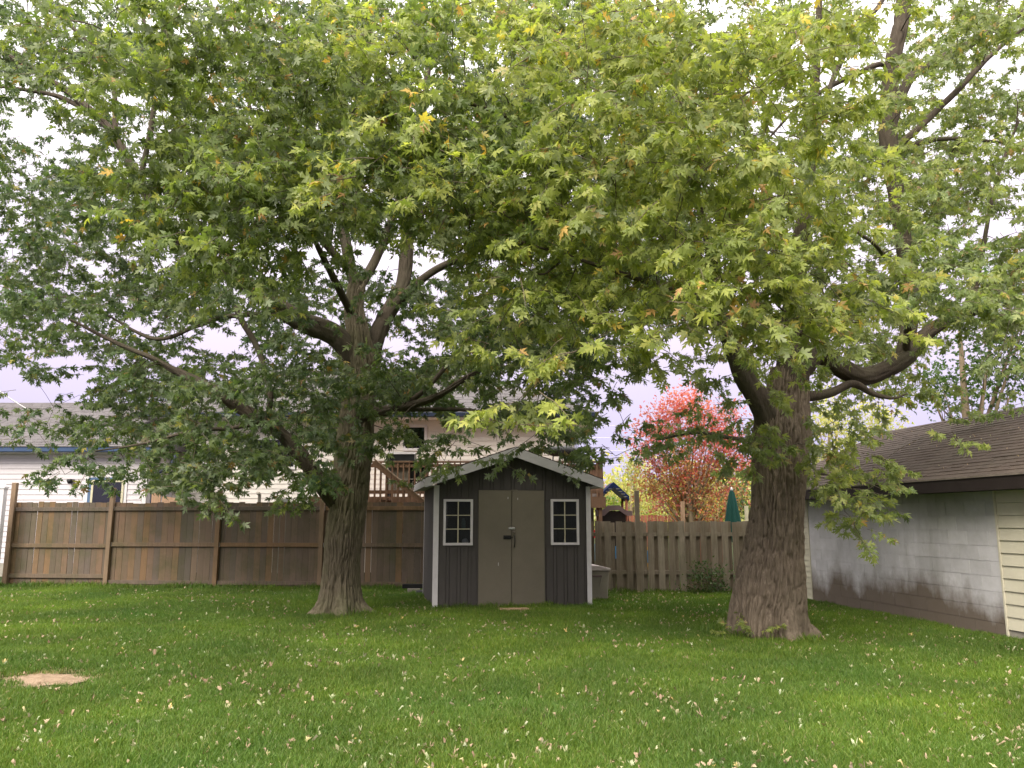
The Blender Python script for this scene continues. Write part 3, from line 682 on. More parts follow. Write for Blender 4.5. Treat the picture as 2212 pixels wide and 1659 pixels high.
# ---------------- neighbour's white wing (far left) ----------------
def lplanks(x0, x1, z0, z1, h_, mat, parent, y):
    mp = MB(); mp.prism([(0, 0, 0), (0, 0, h_-.003), (0, -.008, h_-.003), (0, -.024, 0)], (0, 0, 0), (x1-x0, 0, 0)); me = mp.mesh('siding_plank', mat); z = z0
    while z < z1-.01:
        o = link('siding_plank', me, parent, loc=(x0, y, z))
        if z+h_ > z1: o.scale = (1, 1, (z1-z)/h_)
        z += h_
HY = 22.6; hx1 = W(322, 1000, HY).x; ez = W(200, 980, HY).z
hw = thing('neighbour_house_wing', 'single storey white sided house wing with blue gutter and blue door at far left', 'house', (0, HY, 0))
hx0 = -21.0
m_ = MB(); m_.span((hx0, .0, 0), (hx1, 5.0, ez)); part('wall', m_, M['housewhite'], hw)
m_ = MB(); m_.span((hx0, -.02, 0), (hx1, -.001, .36)); part('foundation', m_, M['concrete'], hw)
lplanks(hx0, hx1-.1, .36, ez, .145, M['housewhite'], hw, 0)
m_ = MB(); m_.span((hx1-.1, -.035, .3), (hx1, -.0, ez)); part('corner_trim', m_, M['white'], hw)
m_ = MB(); m_.span((hx0, -.42, ez+.02), (hx1+.25, -.30, ez+.17)); part('gutter', m_, M['blue'], hw, bevel=.02)
m_ = MB(); m_.span((hx0, -.3, ez), (hx1+.2, .0, ez+.03)); part('soffit', m_, M['white'], hw)
rt = W(100, 869, 26.4)
rm = MB(); rm.prism([(hx0, -.42, ez+.16), (hx0, 3.9, rt.z), (hx0, 8, ez+.16)][::-1], (0, 0, 0), (hx1+.4-hx0, 0, 0)); wr = part('roof', rm, M['shinglegrey'], hw)
sm = MB(); rzf = lambda y: ez+.165+(rt.z-ez-.16)*(y+.42)/4.32
for i in range(30):
    y0 = -.44+4.3*i/30; y1 = y0+.17
    x = hx0
    while x < hx1+.4:
        w_ = rn.choice((.3, .25, .4)); t_ = rn.uniform(.01, .024); b_ = min(x+w_, hx1+.42)-.01
        sm.add([(x, y0, rzf(y0)), (b_, y0, rzf(y0)), (b_, y1, rzf(y1)), (x, y1, rzf(y1)), (x, y0, rzf(y0)+t_), (b_, y0, rzf(y0)+t_), (b_, y1, rzf(y1)+.004), (x, y1, rzf(y1)+.004)], [(0, 3, 2, 1), (4, 5, 6, 7), (0, 1, 5, 4), (1, 2, 6, 5), (3, 0, 4, 7)]); x += w_
part('shingles', sm, M['shinglegrey'], wr, kind='stuff')
def lp(px, py, Y=HY): p = W(px, py, Y); return p.x, p.z
x0, z1 = lp(187, 1026); x1, _ = lp(278, 1026); th = .55
m_ = MB(); m_.span((x0, -.045, th), (x0+.1, -.026, z1)); m_.span((x1-.1, -.045, th), (x1, -.026, z1)); m_.span((x0+.1, -.045, z1-.07), (x1-.1, -.026, z1)); part('door_trim', m_, M['white'], hw)
m_ = MB(); m_.span((x0+.1, -.055, th), (x1-.1, -.027, z1-.07)); do = part('door', m_, M['bluedoor'], hw)
wx0, wz1 = lp(201, 1037); wx1, wz0 = lp(265, 1110)
m_ = MB(); t_ = .06; m_.span((wx0, -.075, wz0), (wx0+t_, -.056, wz1)); m_.span((wx1-t_, -.075, wz0), (wx1, -.056, wz1)); m_.span((wx0+t_, -.075, wz1-t_), (wx1-t_, -.056, wz1)); m_.span((wx0+t_, -.075, wz0), (wx1-t_, -.056, wz0+t_)); part('window_frame', m_, M['cream'], do)
m_ = MB(); m_.span((wx0+t_, -.062, wz0+t_), (wx1-t_, -.0565, wz1-t_)); part('pane', m_, M['dark_inside'], do)
m_ = MB(); m_.span((wx0+t_, -.0655, wz0+t_), (wx1-t_, -.0635, wz1-t_)); part('pane', m_, M['glass'], do)
lx, lz = lp(157, 1041)
m_ = MB(); m_.lathe((0, 0, 0), [(0, -.06), (.05, -.06), (.07, -.02), (.09, .03), (.06, .07), (0, .08)], 14); m_.tube([(0, 0, 0), (.05, .12, .04)], .03, 8)
thing('wall_lamp', 'round black wall lamp on the white siding left of the blue door', 'lamp', (lx, HY-.14, lz), 0, me=m_.mesh('wall_lamp', M['black']))
# downspout
dx, dzz = lp(337, 1025)
m_ = MB(); m_.tube([(dx+.42, .3, dzz+.62), (dx+.35, .1, dzz+.25), (dx, -.05, dzz), (dx-.03, -.06, dzz-.3), (dx-.03, -.06, .1)], .055, 8); part('downspout', m_, M['navy'], hw)

# ---------------- neighbour's main house ----------------
MY = 24.3; mx0 = W(318, 1000, MY).x; mx1 = W(1234, 1000, MY).x; mez = W(900, 908, MY).z
mh = thing('neighbour_main_house', 'two storey beige sided house with navy gutter and grey hip roof behind the deck', 'house', (0, MY, 0))
m_ = MB(); m_.span((mx0, 0, 0), (mx1, 9, mez)); part('wall', m_, M['housebeige'], mh)
lplanks(mx0, mx1-.09, .3, mez, .145, M['housebeige'], mh, 0)
m_ = MB(); m_.span((mx1-.09, -.035, .2), (mx1, 0, mez)); part('corner_trim', m_, M['housebeige'], mh)
ro_ = .62
m_ = MB(); m_.span((mx0-.2, -ro_-.12, mez+.02), (mx1+ro_+.05, -ro_, mez+.16)); part('gutter', m_, M['navy'], mh, bevel=.02)
m_ = MB(); m_.span((mx0-.2, -ro_, mez), (mx1+ro_, 0, mez+.03)); part('soffit', m_, M['white'], mh)
m_ = MB(); m_.span((mx1+ro_, -ro_-.1, mez+.02), (mx1+ro_+.1, 9, mez+.15)); part('gutter', m_, M['navy'], mh)
m_ = MB(); m_.span((mx1, -ro_, mez), (mx1+ro_, 9, mez+.03)); part('soffit', m_, M['housebeige'], mh)
m_ = MB(); m_.tube([(mx1+ro_, -.5, mez+.02), (mx1+ro_-.12, -.3, mez-.25), (mx1+.08, .1, mez-.55), (mx1+.06, .1, .2)], .045, 8); part('downspout', m_, M['white'], mh)
rr = W(560, 800, MY+4.4)
e0, e1 = mx0-.2, mx1+ro_+.05; y0_, y1_ = -ro_-.1, 9.6; zz = mez+.16
rm = MB(); A_ = [(e0, y0_, zz), (e1, y0_, zz), (e1, y1_, zz), (e0, y1_, zz), (rr.x, 4.4, rr.z), (e1-4.2, 4.4, rr.z)]
rm.add(A_, [(0, 1, 5, 4), (1, 2, 5), (2, 3, 4, 5), (3, 0, 4), (3, 2, 1, 0)]); mr_ = part('roof', rm, M['shinglegrey'], mh)
sm = MB(); nC = 28
for i in range(nC):
    t0, t1 = i/nC, min((i+1.15)/nC, 1)
    xa0, xb0 = e0+(rr.x-e0)*t0, e1+(e1-4.2-e1)*t0
    ya, yb = y0_+(4.4-y0_)*t0, y0_+(4.4-y0_)*t1; za, zb = zz+(rr.z-zz)*t0, zz+(rr.z-zz)*t1
    x = xa0
    while x < xb0:
        w_ = rn.choice((.3, .25, .4)); t_ = rn.uniform(.01, .024); b_ = min(x+w_, xb0)-.01
        sm.add([(x, ya, za+.002), (b_, ya, za+.002), (b_, yb, zb+.002), (x, yb, zb+.002), (x, ya, za+t_), (b_, ya, za+t_), (b_, yb, zb+.005), (x, yb, zb+.005)], [(4, 5, 6, 7), (0, 1, 5, 4), (1, 2, 6, 5), (3, 0, 4, 7)]); x += w_
part('shingles', sm, M['shinglegrey'], mr_, kind='stuff')
def house_window(px0, py0, px1, py1):
    a, z1 = lp(px0, py0, MY); b, z0 = lp(px1, py1, MY); t_ = .08
    m_ = MB(); m_.span((a, -.06, z0), (a+t_, -.025, z1)); m_.span((b-t_, -.06, z0), (b, -.025, z1)); m_.span((a+t_, -.06, z1-t_), (b-t_, -.025, z1)); m_.span((a+t_, -.06, z0), (b-t_, -.025, z0+t_))
    w_ = part('window', m_, M['white'], mh)
    m_ = MB(); m_.span((a+t_, -.028, z0+t_), (b-t_, -.026, z1-t_)); part('dark_backing', m_, M['dark_inside'], w_)  # dark sheet behind the glass stands in for the unlit room
    m_ = MB(); m_.span((a+t_, -.04, z0+t_), (b-t_, -.036, z1-t_)); part('pane', m_, M['glass'], w_)
house_window(872, 918, 922, 974); house_window(528, 945, 640, 1014); house_window(412, 958, 462, 1002)
# pipes by the wall
p_ = W(561, 1066, 23.9); m_ = MB(); m_.tube([(0, 0, 0), (0, 0, p_.z-.05), (-.01, -.04, p_.z), (-.02, -.12, p_.z)], .05, 10)
thing('vent_pipe', 'grey vent pipe with bent top rising by the beige siding', 'pipe', (p_.x, 23.9, 0), 0, me=m_.mesh('vent_pipe', M['concrete']))
p_ = W(605, 1078, 23.9); thing('meter_box', 'small grey meter box just above the privacy fence', 'meter box', (p_.x, 23.95, 0), 0, me=MB().span((-.1, -.1, 0), (.22, .12, p_.z)).mesh('meter_box', M['green_can']))
a = W(340, 1040, 21.0)
thing('wooden_board', 'pale upright board standing behind the fence by the downspout', 'board', (a.x, 21.0, 0), R(5), me=MB().span((-.11, -.03, 0), (.11, .03, a.z)).mesh('wooden_board', M['newwood']))
pa, pb = W(350, 1072, 20.9), W(408, 1082, 20.9)
pf = thing('low_picket_panel', 'low pale new wood panel showing over the privacy fence', 'fence panel', (pa.x, 20.9, 0))
for i in range(8):
    xx = (pb.x-pa.x)*i/8; m_ = MB(); m_.span((xx, 0, 0), (xx+.085, .02, pa.z-.018*i*.7)); part('picket', m_, M['newwood'], pf)
# ---------------- white vinyl gate post at far left ----------------
vp = W(4, 1060, 18.6)
vg = thing('vinyl_gate_post', 'white vinyl post with pointed cap at the left edge of the photo', 'post', (vp.x+.02, 18.6, 0))
m_ = MB(); m_.span((-.11, -.07, 0), (.07, .07, vp.z+.05)); part('post', m_, M['whiteplastic'], vg)
m_ = MB(); m_.span((-.13, -.09, vp.z+.05), (.09, .09, vp.z+.09)); m_.add([(-.11, -.07, vp.z+.09), (.07, -.07, vp.z+.09), (.07, .07, vp.z+.09), (-.11, .07, vp.z+.09), (-.02, 0, vp.z+.24)], [(0, 1, 4), (1, 2, 4), (2, 3, 4), (3, 0, 4)]); part('cap', m_, M['whiteplastic'], vg)
gt = thing('vinyl_gate', 'white vinyl gate hinged to the white post at the left edge', 'gate', (vp.x-1.2, 18.62, 0))
for i in range(7): m_ = MB(); m_.span((i*.15, 0, .1), (i*.15+.14, .03, 1.75)); part('slat', m_, M['whiteplastic'], gt)
for z in (.3, 1.5): m_ = MB(); m_.span((0, -.03, z), (1.05, -.001, z+.1)); part('rail', m_, M['whiteplastic'], gt)
for z in (.95, 1.35): m_ = MB(); m_.span((1.0, -.06, z), (1.1, -.032, z+.05)); part('hinge', m_, M['black'], gt)

# ---------------- deck ----------------
DY = 20.4; da = W(722, 1000, DY).x; db = W(1300, 1000, DY).x; rtz = W(1300, 996, DY).z; dfz = W(1250, 1073, DY).z
dk = thing('raised_deck', 'raised brown timber deck with baluster railing against the beige house', 'deck', (da, DY, 0))
DL = db-da
for i in range(24):
    y_ = .0+i*.16; m_ = MB(); m_.span((-.6, y_, dfz-.04), (DL, y_+.15, dfz)); part('floor_board', m_, M['deckwood'], dk)
m_ = MB(); m_.span((-.6, -.04, dfz-.28), (DL+.08, -.001, dfz-.0)); part('rim_joist', m_, M['deckwood'], dk)
m_ = MB(); m_.span((-.1, -.05, rtz-.04), (DL+.02, .10, rtz)); part('handrail', m_, M['deckwood'], dk)
for z in (rtz-.16, dfz+.08): m_ = MB(); m_.span((0, .0, z), (DL-.05, .035, z+.085)); part('rail', m_, M['deckwood'], dk)
x = 0.02
bal = MB().span((0, 0, 0), (.038, .036, rtz-dfz+.05)).mesh('baluster', M['deckwood'])
while x < DL-.1: link('baluster', bal, dk, loc=(x, -.04+.002, dfz-.05)); x += .145
for x in (0, 2.3, 4.6, DL-.1): m_ = MB(); m_.span((x, .036, -.0), (x+.09, .126, rtz-.041)); part('post', m_, M['deckwood'], dk)
m_ = MB(); m_.span((DL-.04, .10, rtz-.04), (DL+.08, 3.8, rtz)); part('handrail', m_, M['deckwood'], dk)
y = .2
while y < 3.7: link('baluster', bal, dk, loc=(DL+.01, y, dfz-.05)); y += .145
# staircase handrail dropping to the right in front of the deck
sa, sb = W(816, 1003, DY-.7), W(916, 1086, DY-.7)
st = thing('deck_stairs', 'brown deck stair railing sloping down to the right behind the fence', 'stairs', (sa.x, DY-.7, 0))
dxs = sb.x-sa.x; dzs = sb.z-sa.z
m_ = MB(); m_.beam((-.1, 0, sa.z-.02-dzs/dxs*.1), (dxs+.4, 0, sb.z-.02+dzs/dxs*.4), .04, .14); part('handrail', m_, M['deckwood'], st)
m_ = MB(); m_.beam((-.1, .02, sa.z+.06-dzs/dxs*.1), (dxs+.4, .02, sb.z+.06+dzs/dxs*.4), .12, .03); part('handrail_cap', m_, M['woodpost'], st)
x = -.95
while x < dxs+.4:
    zt = sa.z-.05+dzs/dxs*max(x, -.1) if x > -.1 else sa.z-.03
    m_ = MB(); m_.span((x, .021, max(zt-1.0, .2)), (x+.038, .057, zt)); part('baluster', m_, M['deckwood'], st); x += .145
m_ = MB(); m_.beam((-.2, .3, dfz-.1), (dxs+1.6, .3, dfz-.1+dzs/dxs*(dxs+1.8)), .04, .25); part('stringer', m_, M['deckwood'], st)
for i in range(7):
    t_ = i/7; m_ = MB(); xx = t_*(dxs+1.2); m_.span((xx, .05, dfz-.1+dzs/dxs*xx*.98), (xx+.28, .65, dfz-.06+dzs/dxs*xx*.98)); part('tread', m_, M['deckwood'], st)
# barbecue on the deck
b0, b1 = W(838, 977, DY+.7), W(895, 997, DY+.7); bw_ = b1.x-b0.x
bq = thing('barbecue', 'black gas barbecue with pale lid edge standing behind the deck railing', 'barbecue', (b0.x, DY+.7, dfz))
hz = b0.z-dfz
m_ = MB(); m_.prism([(0, 0, hz-.36), (0, .0, hz-.06), (0, .12, hz), (0, .4, hz), (0, .5, hz-.1), (0, .5, hz-.36)][::-1], (0, 0, 0), (bw_, 0, 0)); part('lid', m_, M['blackplastic'], bq)
m_ = MB(); m_.span((-.01, -.03, hz-.05), (bw_+.01, .12, hz+.01)); part('lid_edge', m_, M['white'], bq)
m_ = MB(); m_.span((.02, .02, hz-.5), (bw_-.02, .48, hz-.37)); part('firebox', m_, M['blackplastic'], bq)
m_ = MB(); m_.span((-.3, .05, hz-.42), (0.0, .45, hz-.39)); m_.span((bw_, .05, hz-.42), (bw_+.3, .45, hz-.39)); part('side_shelf', m_, M['whiteplastic'], bq)
for i in range(2): m_ = MB(); m_.span((.03+i*(bw_/2-.02), .03, .12), (bw_/2-.0+i*(bw_/2-.03), .06, hz-.52)); part('door', m_, M['binbody'], bq)
for x in (.0, bw_-.05):
    for y in (.07, .42): m_ = MB(); m_.span((x, y, 0), (x+.05, y+.05, hz-.5)); part('leg', m_, M['blackplastic'], bq)
# black covered thing at right end
c0 = W(1212, 975, DY+1.6)
bk = thing('covered_grill', 'rounded black covered grill standing on the deck at the house corner', 'grill', (c0.x, DY+1.6, dfz)); hz = c0.z-dfz
m_ = MB(); m_.tube([(-.42, 0, hz+.1), (-.38, 0, hz+.04), (-.2, 0, hz), (.2, 0, hz), (.38, 0, hz-.04), (.47, 0, hz-.07)], [.05, .11, .14, .16, .15, .07], 14); part('cover', m_, M['blackplastic'], bk)
for x in (-.3, .3):
    m_ = MB(); m_.tube([(x, -.2, 0), (x*.7, 0, hz)], .02, 6); part('leg', m_, M['blackplastic'], bk); m_ = MB(); m_.tube([(x, .2, 0), (x*.7, 0, hz)], .02, 6); part('leg', m_, M['blackplastic'], bk)
# chairs on the deck, seen through the balusters
for i, (px, mt_, lb) in enumerate(((868, 'binbody', 'tan garden chair behind the balusters below the barbecue'), (905, 'blackplastic', 'black garden chair behind the balusters right of the barbecue'))):
    q = W(px, 1040, DY+.35); ch = thing('garden_chair', lb, 'chair', (q.x, DY+.35, dfz), R(180+8*i), group=None)
    m_ = MB(); m_.span((-.24, -.22, .40), (.24, .22, .44)); part('seat', m_, M[mt_], ch)
    m_ = MB(); m_.span((-.24, .2, .46), (.24, .24, .92)); part('backrest', m_, M[mt_], ch)
    for sx_ in (-.22, .18):
        for sy_ in (-.2, .16): m_ = MB(); m_.span((sx_, sy_, 0), (sx_+.04, sy_+.04, .4)); part('leg', m_, M[mt_], ch)
q0 = W(1275, 1063, DY-.2); thing('storage_tote', 'small white topped tote on the ledge at the deck\'s right end', 'tote', (q0.x-.12, DY+.06, dfz), 0, me=MB().span((0, .1, 0), (.42, .4, .14)).mesh('storage_tote', M['fascia']))

# ---------------- play set, umbrella, far fence ----------------
PY = 21.5
pk = W(1321, 1043, PY); er = W(1358, 1077, PY-.3); plz = W(1300, 1108, PY).z
ps = thing('play_house', 'childrens play tower with navy gable roof and brown plastic rail beyond the fence', 'play house', (pk.x, PY, 0))
hz = pk.z; hw_ = er.x-pk.x; ez_ = er.z
for sg in (-1, 1):
    m_ = MB(); p4 = [(0, -.45, hz), (sg*hw_, -.45, ez_+.06), (sg*hw_, -.45, ez_-.06), (0, -.45, hz-.13)]
    m_.prism(p4 if sg < 0 else p4[::-1], (0, 0, 0), (0, 1.0, 0)); rp_ = part('roof', m_, M['navyplastic'], ps)
    for k in range(4):
        t_ = .25+k*.16; m_ = MB(); m_.beam((sg*hw_*t_-.04, -.457, hz-.07-(hz-ez_)*t_), (sg*hw_*t_+.05, -.457, hz-.07-(hz-ez_)*t_), .012, .02); part('moulded_shingle', m_, M['binbody'], rp_)
for sx_ in (-hw_*.85, hw_*.82):
    for sy_ in (-.38, .42): m_ = MB(); m_.tube([(sx_, sy_, 0), (sx_, sy_, ez_)], .035, 8); part('post', m_, M['redwood'], ps)
wv = [(-.50, plz-.09), (-.50, plz+.07), (-.31, plz+.08), (-.17, plz+.19), (.13, plz+.19), (.29, plz+.06), (.46, plz+.04), (.46, plz-.08), (.32, plz-.08), (.12, plz+.06), (-.12, plz+.06), (-.27, plz-.08)]
m_ = MB(); tri = tessellate_polygon([[Vector((a, b, 0)) for a, b in wv]]); nW = len(wv)
m_.add([(a, -.55, b) for a, b in wv]+[(a, -.47, b) for a, b in wv], [t for t in tri]+[tuple(nW+q for q in t[::-1]) for t in tri]+[(i, (i+1) % nW, nW+(i+1) % nW, nW+i) for i in range(nW)]); part('wavy_rail', m_, M['brownplastic'], ps)
m_ = MB(); m_.span((-.42, -.4, 0), (.38, -.36, plz+.05)); part('lower_wall', m_, M['darkfascia'], ps)
m_ = MB(); m_.span((-.62, -.3, 0), (-.52, .4, plz+.16)); part('side_panel', m_, M['brownplastic'], ps)
m_ = MB(); m_.prism([(.9, -.9, 0), (1.15, -.9, 0), (.55, -.9, 1.35), (.4, -.9, 1.35)], (0, 0, 0), (0, .5, 0)); part('slide', m_, M['yellowp'], ps)
for px, mtn, z0, z1 in ((1296, 'bluep', .55, .95), (1332, 'bluep', .6, .9), (1367, 'redp', 1.2, 1.45), (1365, 'tealp', .3, .6), (1294, 'redp', 1.1, 1.3), (1392, 'bluep', .5, .8)):
    q = W(px, 1200, 20.0).x-pk.x; m_ = MB(); m_.span((q-.12, 20.0-PY, z0), (q+.12, 20.06-PY, z1)); part('toy_panel', m_, M[mtn], ps)
ut = W(1580, 1053, 20.2)
um = thing('patio_umbrella', 'closed dark green patio umbrella with white tip beyond the fence', 'umbrella', (ut.x, 20.2, 0))
m_ = MB(); m_.tube([(0, 0, 0), (0, 0, ut.z)], .022, 10); part('pole', m_, M['whiteplastic'], um)
nU = 32; prof = [(.03, ut.z-.06), (.07, ut.z-.2), (.12, ut.z-.5), (.17, ut.z-.85), (.20, ut.z-1.15), (.17, ut.z-1.35)]; vv = []
for r_, z_ in prof:
    for j in range(nU): q = 2*math.pi*j/nU; rr_ = r_*(1+.22*math.cos(8*q)); vv.append((rr_*math.cos(q), rr_*math.sin(q), z_))
m_ = MB(); m_.add(vv, [(i*nU+j, (i+1)*nU+j, (i+1)*nU+(j+1) % nU, i*nU+(j+1) % nU) for i in range(len(prof)-1) for j in range(nU)], True); part('canopy', m_, M['umb'], um)
m_ = MB(); m_.lathe((0, 0, ut.z-.09), [(0, 0), (.035, 0), (.03, .05), (.012, .1), (0, .1)], 12); part('tip', m_, M['white'], um)
ff_a = W(1340, 1113, 30); ff_b = W(1560, 1116, 30)
ffn = thing('far_fence', 'far reddish brown board fence seen over the shadow box fence', 'fence', (ff_a.x, 30, 0))
nbd = 30; wd = (ff_b.x-ff_a.x)/nbd; bb = MB().span((0, 0, 0), (wd-.02, .02, ff_a.z)).mesh('board', M['redwood'])
for i in range(nbd):
    o = link('board', bb, ffn, loc=(i*wd, 0, 0)); o.scale = (1, 1, 1.0 if i < 15 else .955)

# ---------------- unseen house put behind the camera, sized and darkened for shed window reflections ----------------
oh = thing('unseen_house', 'unseen dark grey house put behind the viewer to dim the shed window reflections', 'house', (0, -9, 0), R(180))
part('wall', MB().span((-22, 0, 0), (12, 7, 3.1)), M['green_can'], oh)
m_ = MB(); m_.prism([(-22.6, -.6, 3.1), (-22.6, 3.5, 5.4), (-22.6, 7.6, 3.1)][::-1], (0, 0, 0), (35.2, 0, 0)); part('roof', m_, M['shingle'], oh)
for x in (-6, -2, 4):
    w_ = part('window', MB().span((x, -.04, 1), (x+1.6, -.001, 2.3)), M['white'], oh); part('pane', MB().span((x+.08, -.05, 1.08), (x+1.52, -.041, 2.22)), M['dark_inside'], w_)
part('door', MB().span((1.2, -.05, .1), (2.2, -.001, 2.2)), M['bluedoor'], oh)

# ---------------- power lines ----------------
def line(name, label, a, b, sag, r_=.012):
    a, b = Vector(a), Vector(b); pts = [a.lerp(b, t/16)-Vector((0, 0, sag*4*(t/16)*(1-t/16))) for t in range(17)]
    thing(name, label, 'cable', (0, 0, 0), 0, 'overhead cables beyond the neighbour\'s yard' if 'beyond' in label else None, me=MB().tube(pts, r_, 5).mesh(name, M['fascia']))
for k, (ya, yb) in enumerate(((918, 880), (944, 905), (972, 935), (1003, 965))):
    line('power_line', ('highest', 'second highest', 'third highest', 'lowest')[k]+' of four thin pale overhead cables in the sky beyond the deck\'s right end', W(1180, ya, 46), W(1700, yb, 46), .4)
line('service_cable', 'dark service cable slanting down to the white wing\'s roof at far left', W(-80, 780, 24), W(75, 893, 24.5), .1, .018)

# ---------------- trees ----------------
def catmull(pts, step):
    """pts rows (x,y,z,r) -> resampled smooth path"""
    P = np.array(pts, float); P = np.vstack([2*P[0]-P[1], P, 2*P[-1]-P[-2]]); out = []
    for i in range(1, len(P)-2):
        p0, p1, p2, p3 = P[i-1:i+3]; n_ = max(2, int(np.linalg.norm(p2[:3]-p1[:3])/step))
        t = np.linspace(0, 1, n_, endpoint=False)[:, None]
        out.append(.5*((2*p1)+(-p0+p2)*t+(2*p0-5*p1+4*p2-p3)*t**2+(-p0+3*p1-3*p2+p3)*t**3))
    out.append(P[-2][None]); return np.vstack(out)
def limb_mesh(name, path, nseg, mat, amp, per=.05, flare=None, seed=0, off=(0, 0, 0)):
    n_ = len(path); P = path[:, :3]; rad = path[:, 3]
    Tn = np.gradient(P, axis=0); Tn /= np.linalg.norm(Tn, axis=1)[:, None]
    ref = np.array((0, -1., 0.)); A = np.zeros_like(P); B = np.zeros_like(P)
    for i in range(n_):
        a = ref-Tn[i]*ref.dot(Tn[i]); a /= np.linalg.norm(a); A[i] = a; B[i] = np.cross(Tn[i], a); ref = a
    s_ = np.concatenate([[0], np.cumsum(np.linalg.norm(np.diff(P, axis=0), axis=1))])[:, None]
    th = np.linspace(0, 2*np.pi, nseg, endpoint=False)[None, :]
    rr = rad[:, None]*np.ones_like(th)
    if flare is not None:
        h = P[:, 2:3]; rr = rr*(1+flare[0]*np.exp(-np.clip(h, 0, None)/flare[1])*(.75+.5*np.cos(flare[2]*th+seed+.6*np.sin(2*th))))
    cx_, sx_ = np.cos(th), np.sin(th)
    kk = np.maximum(rad.mean(), .05)/per
    warp = vnoise(cx_*2+5, sx_*2, s_*2.2, seed+5)*1.3
    n1 = vnoise(cx_*kk+9+warp, sx_*kk+warp, s_*1.7/ (per/.05), seed+1)
    n2 = vnoise(cx_*kk*2.1+3, sx_*kk*2.1, s_*6/(per/.05), seed+2)
    ridge = 1-np.abs(2*n1-1)*1.6; ridge = np.clip(ridge, -.3, 1)
    n3 = vnoise(cx_*1.2+3, sx_*1.2, s_*1.1, seed+8)
    d1 = np.abs(2*n1-1); n4 = vnoise(cx_*kk*1.7+31+warp, sx_*kk*1.7+warp, s_*3.2/(per/.05), seed+3); d2 = np.abs(2*n4-1)
    disp = amp*(-1.15*np.exp(-(d1/.20)**2)-.6*np.exp(-(d2/.18)**2)+.6*(n2-.5)+.25) + rad[:, None]*.16*(n3-.5)
    rr = rr+disp
    V = P[:, None, :]+A[:, None, :]*(cx_*rr)[..., None]+B[:, None, :]*(sx_*rr)[..., None]-np.array(off)
    V = V.reshape(-1, 3)
    i, j = np.meshgrid(np.arange(n_-1), np.arange(nseg), indexing='ij'); i, j = i.ravel(), j.ravel(); j2 = (j+1) % nseg
    Fq = np.stack([i*nseg+j, i*nseg+j2, (i+1)*nseg+j2, (i+1)*nseg+j], 1)
    me = bpy.data.meshes.new(name); me.from_pydata(V.tolist(), [], Fq.tolist()+[[(n_-1)*nseg+q for q in range(nseg)]])
    me.polygons.foreach_set('use_smooth', [True]*len(me.polygons)); me.materials.append(mat); me.update(); return me
def px_path(rows, dY=0):
    return [(*W(x, y, Y+dY), w/2/F*(Y+dY)) for x, y, Y, w in rows]

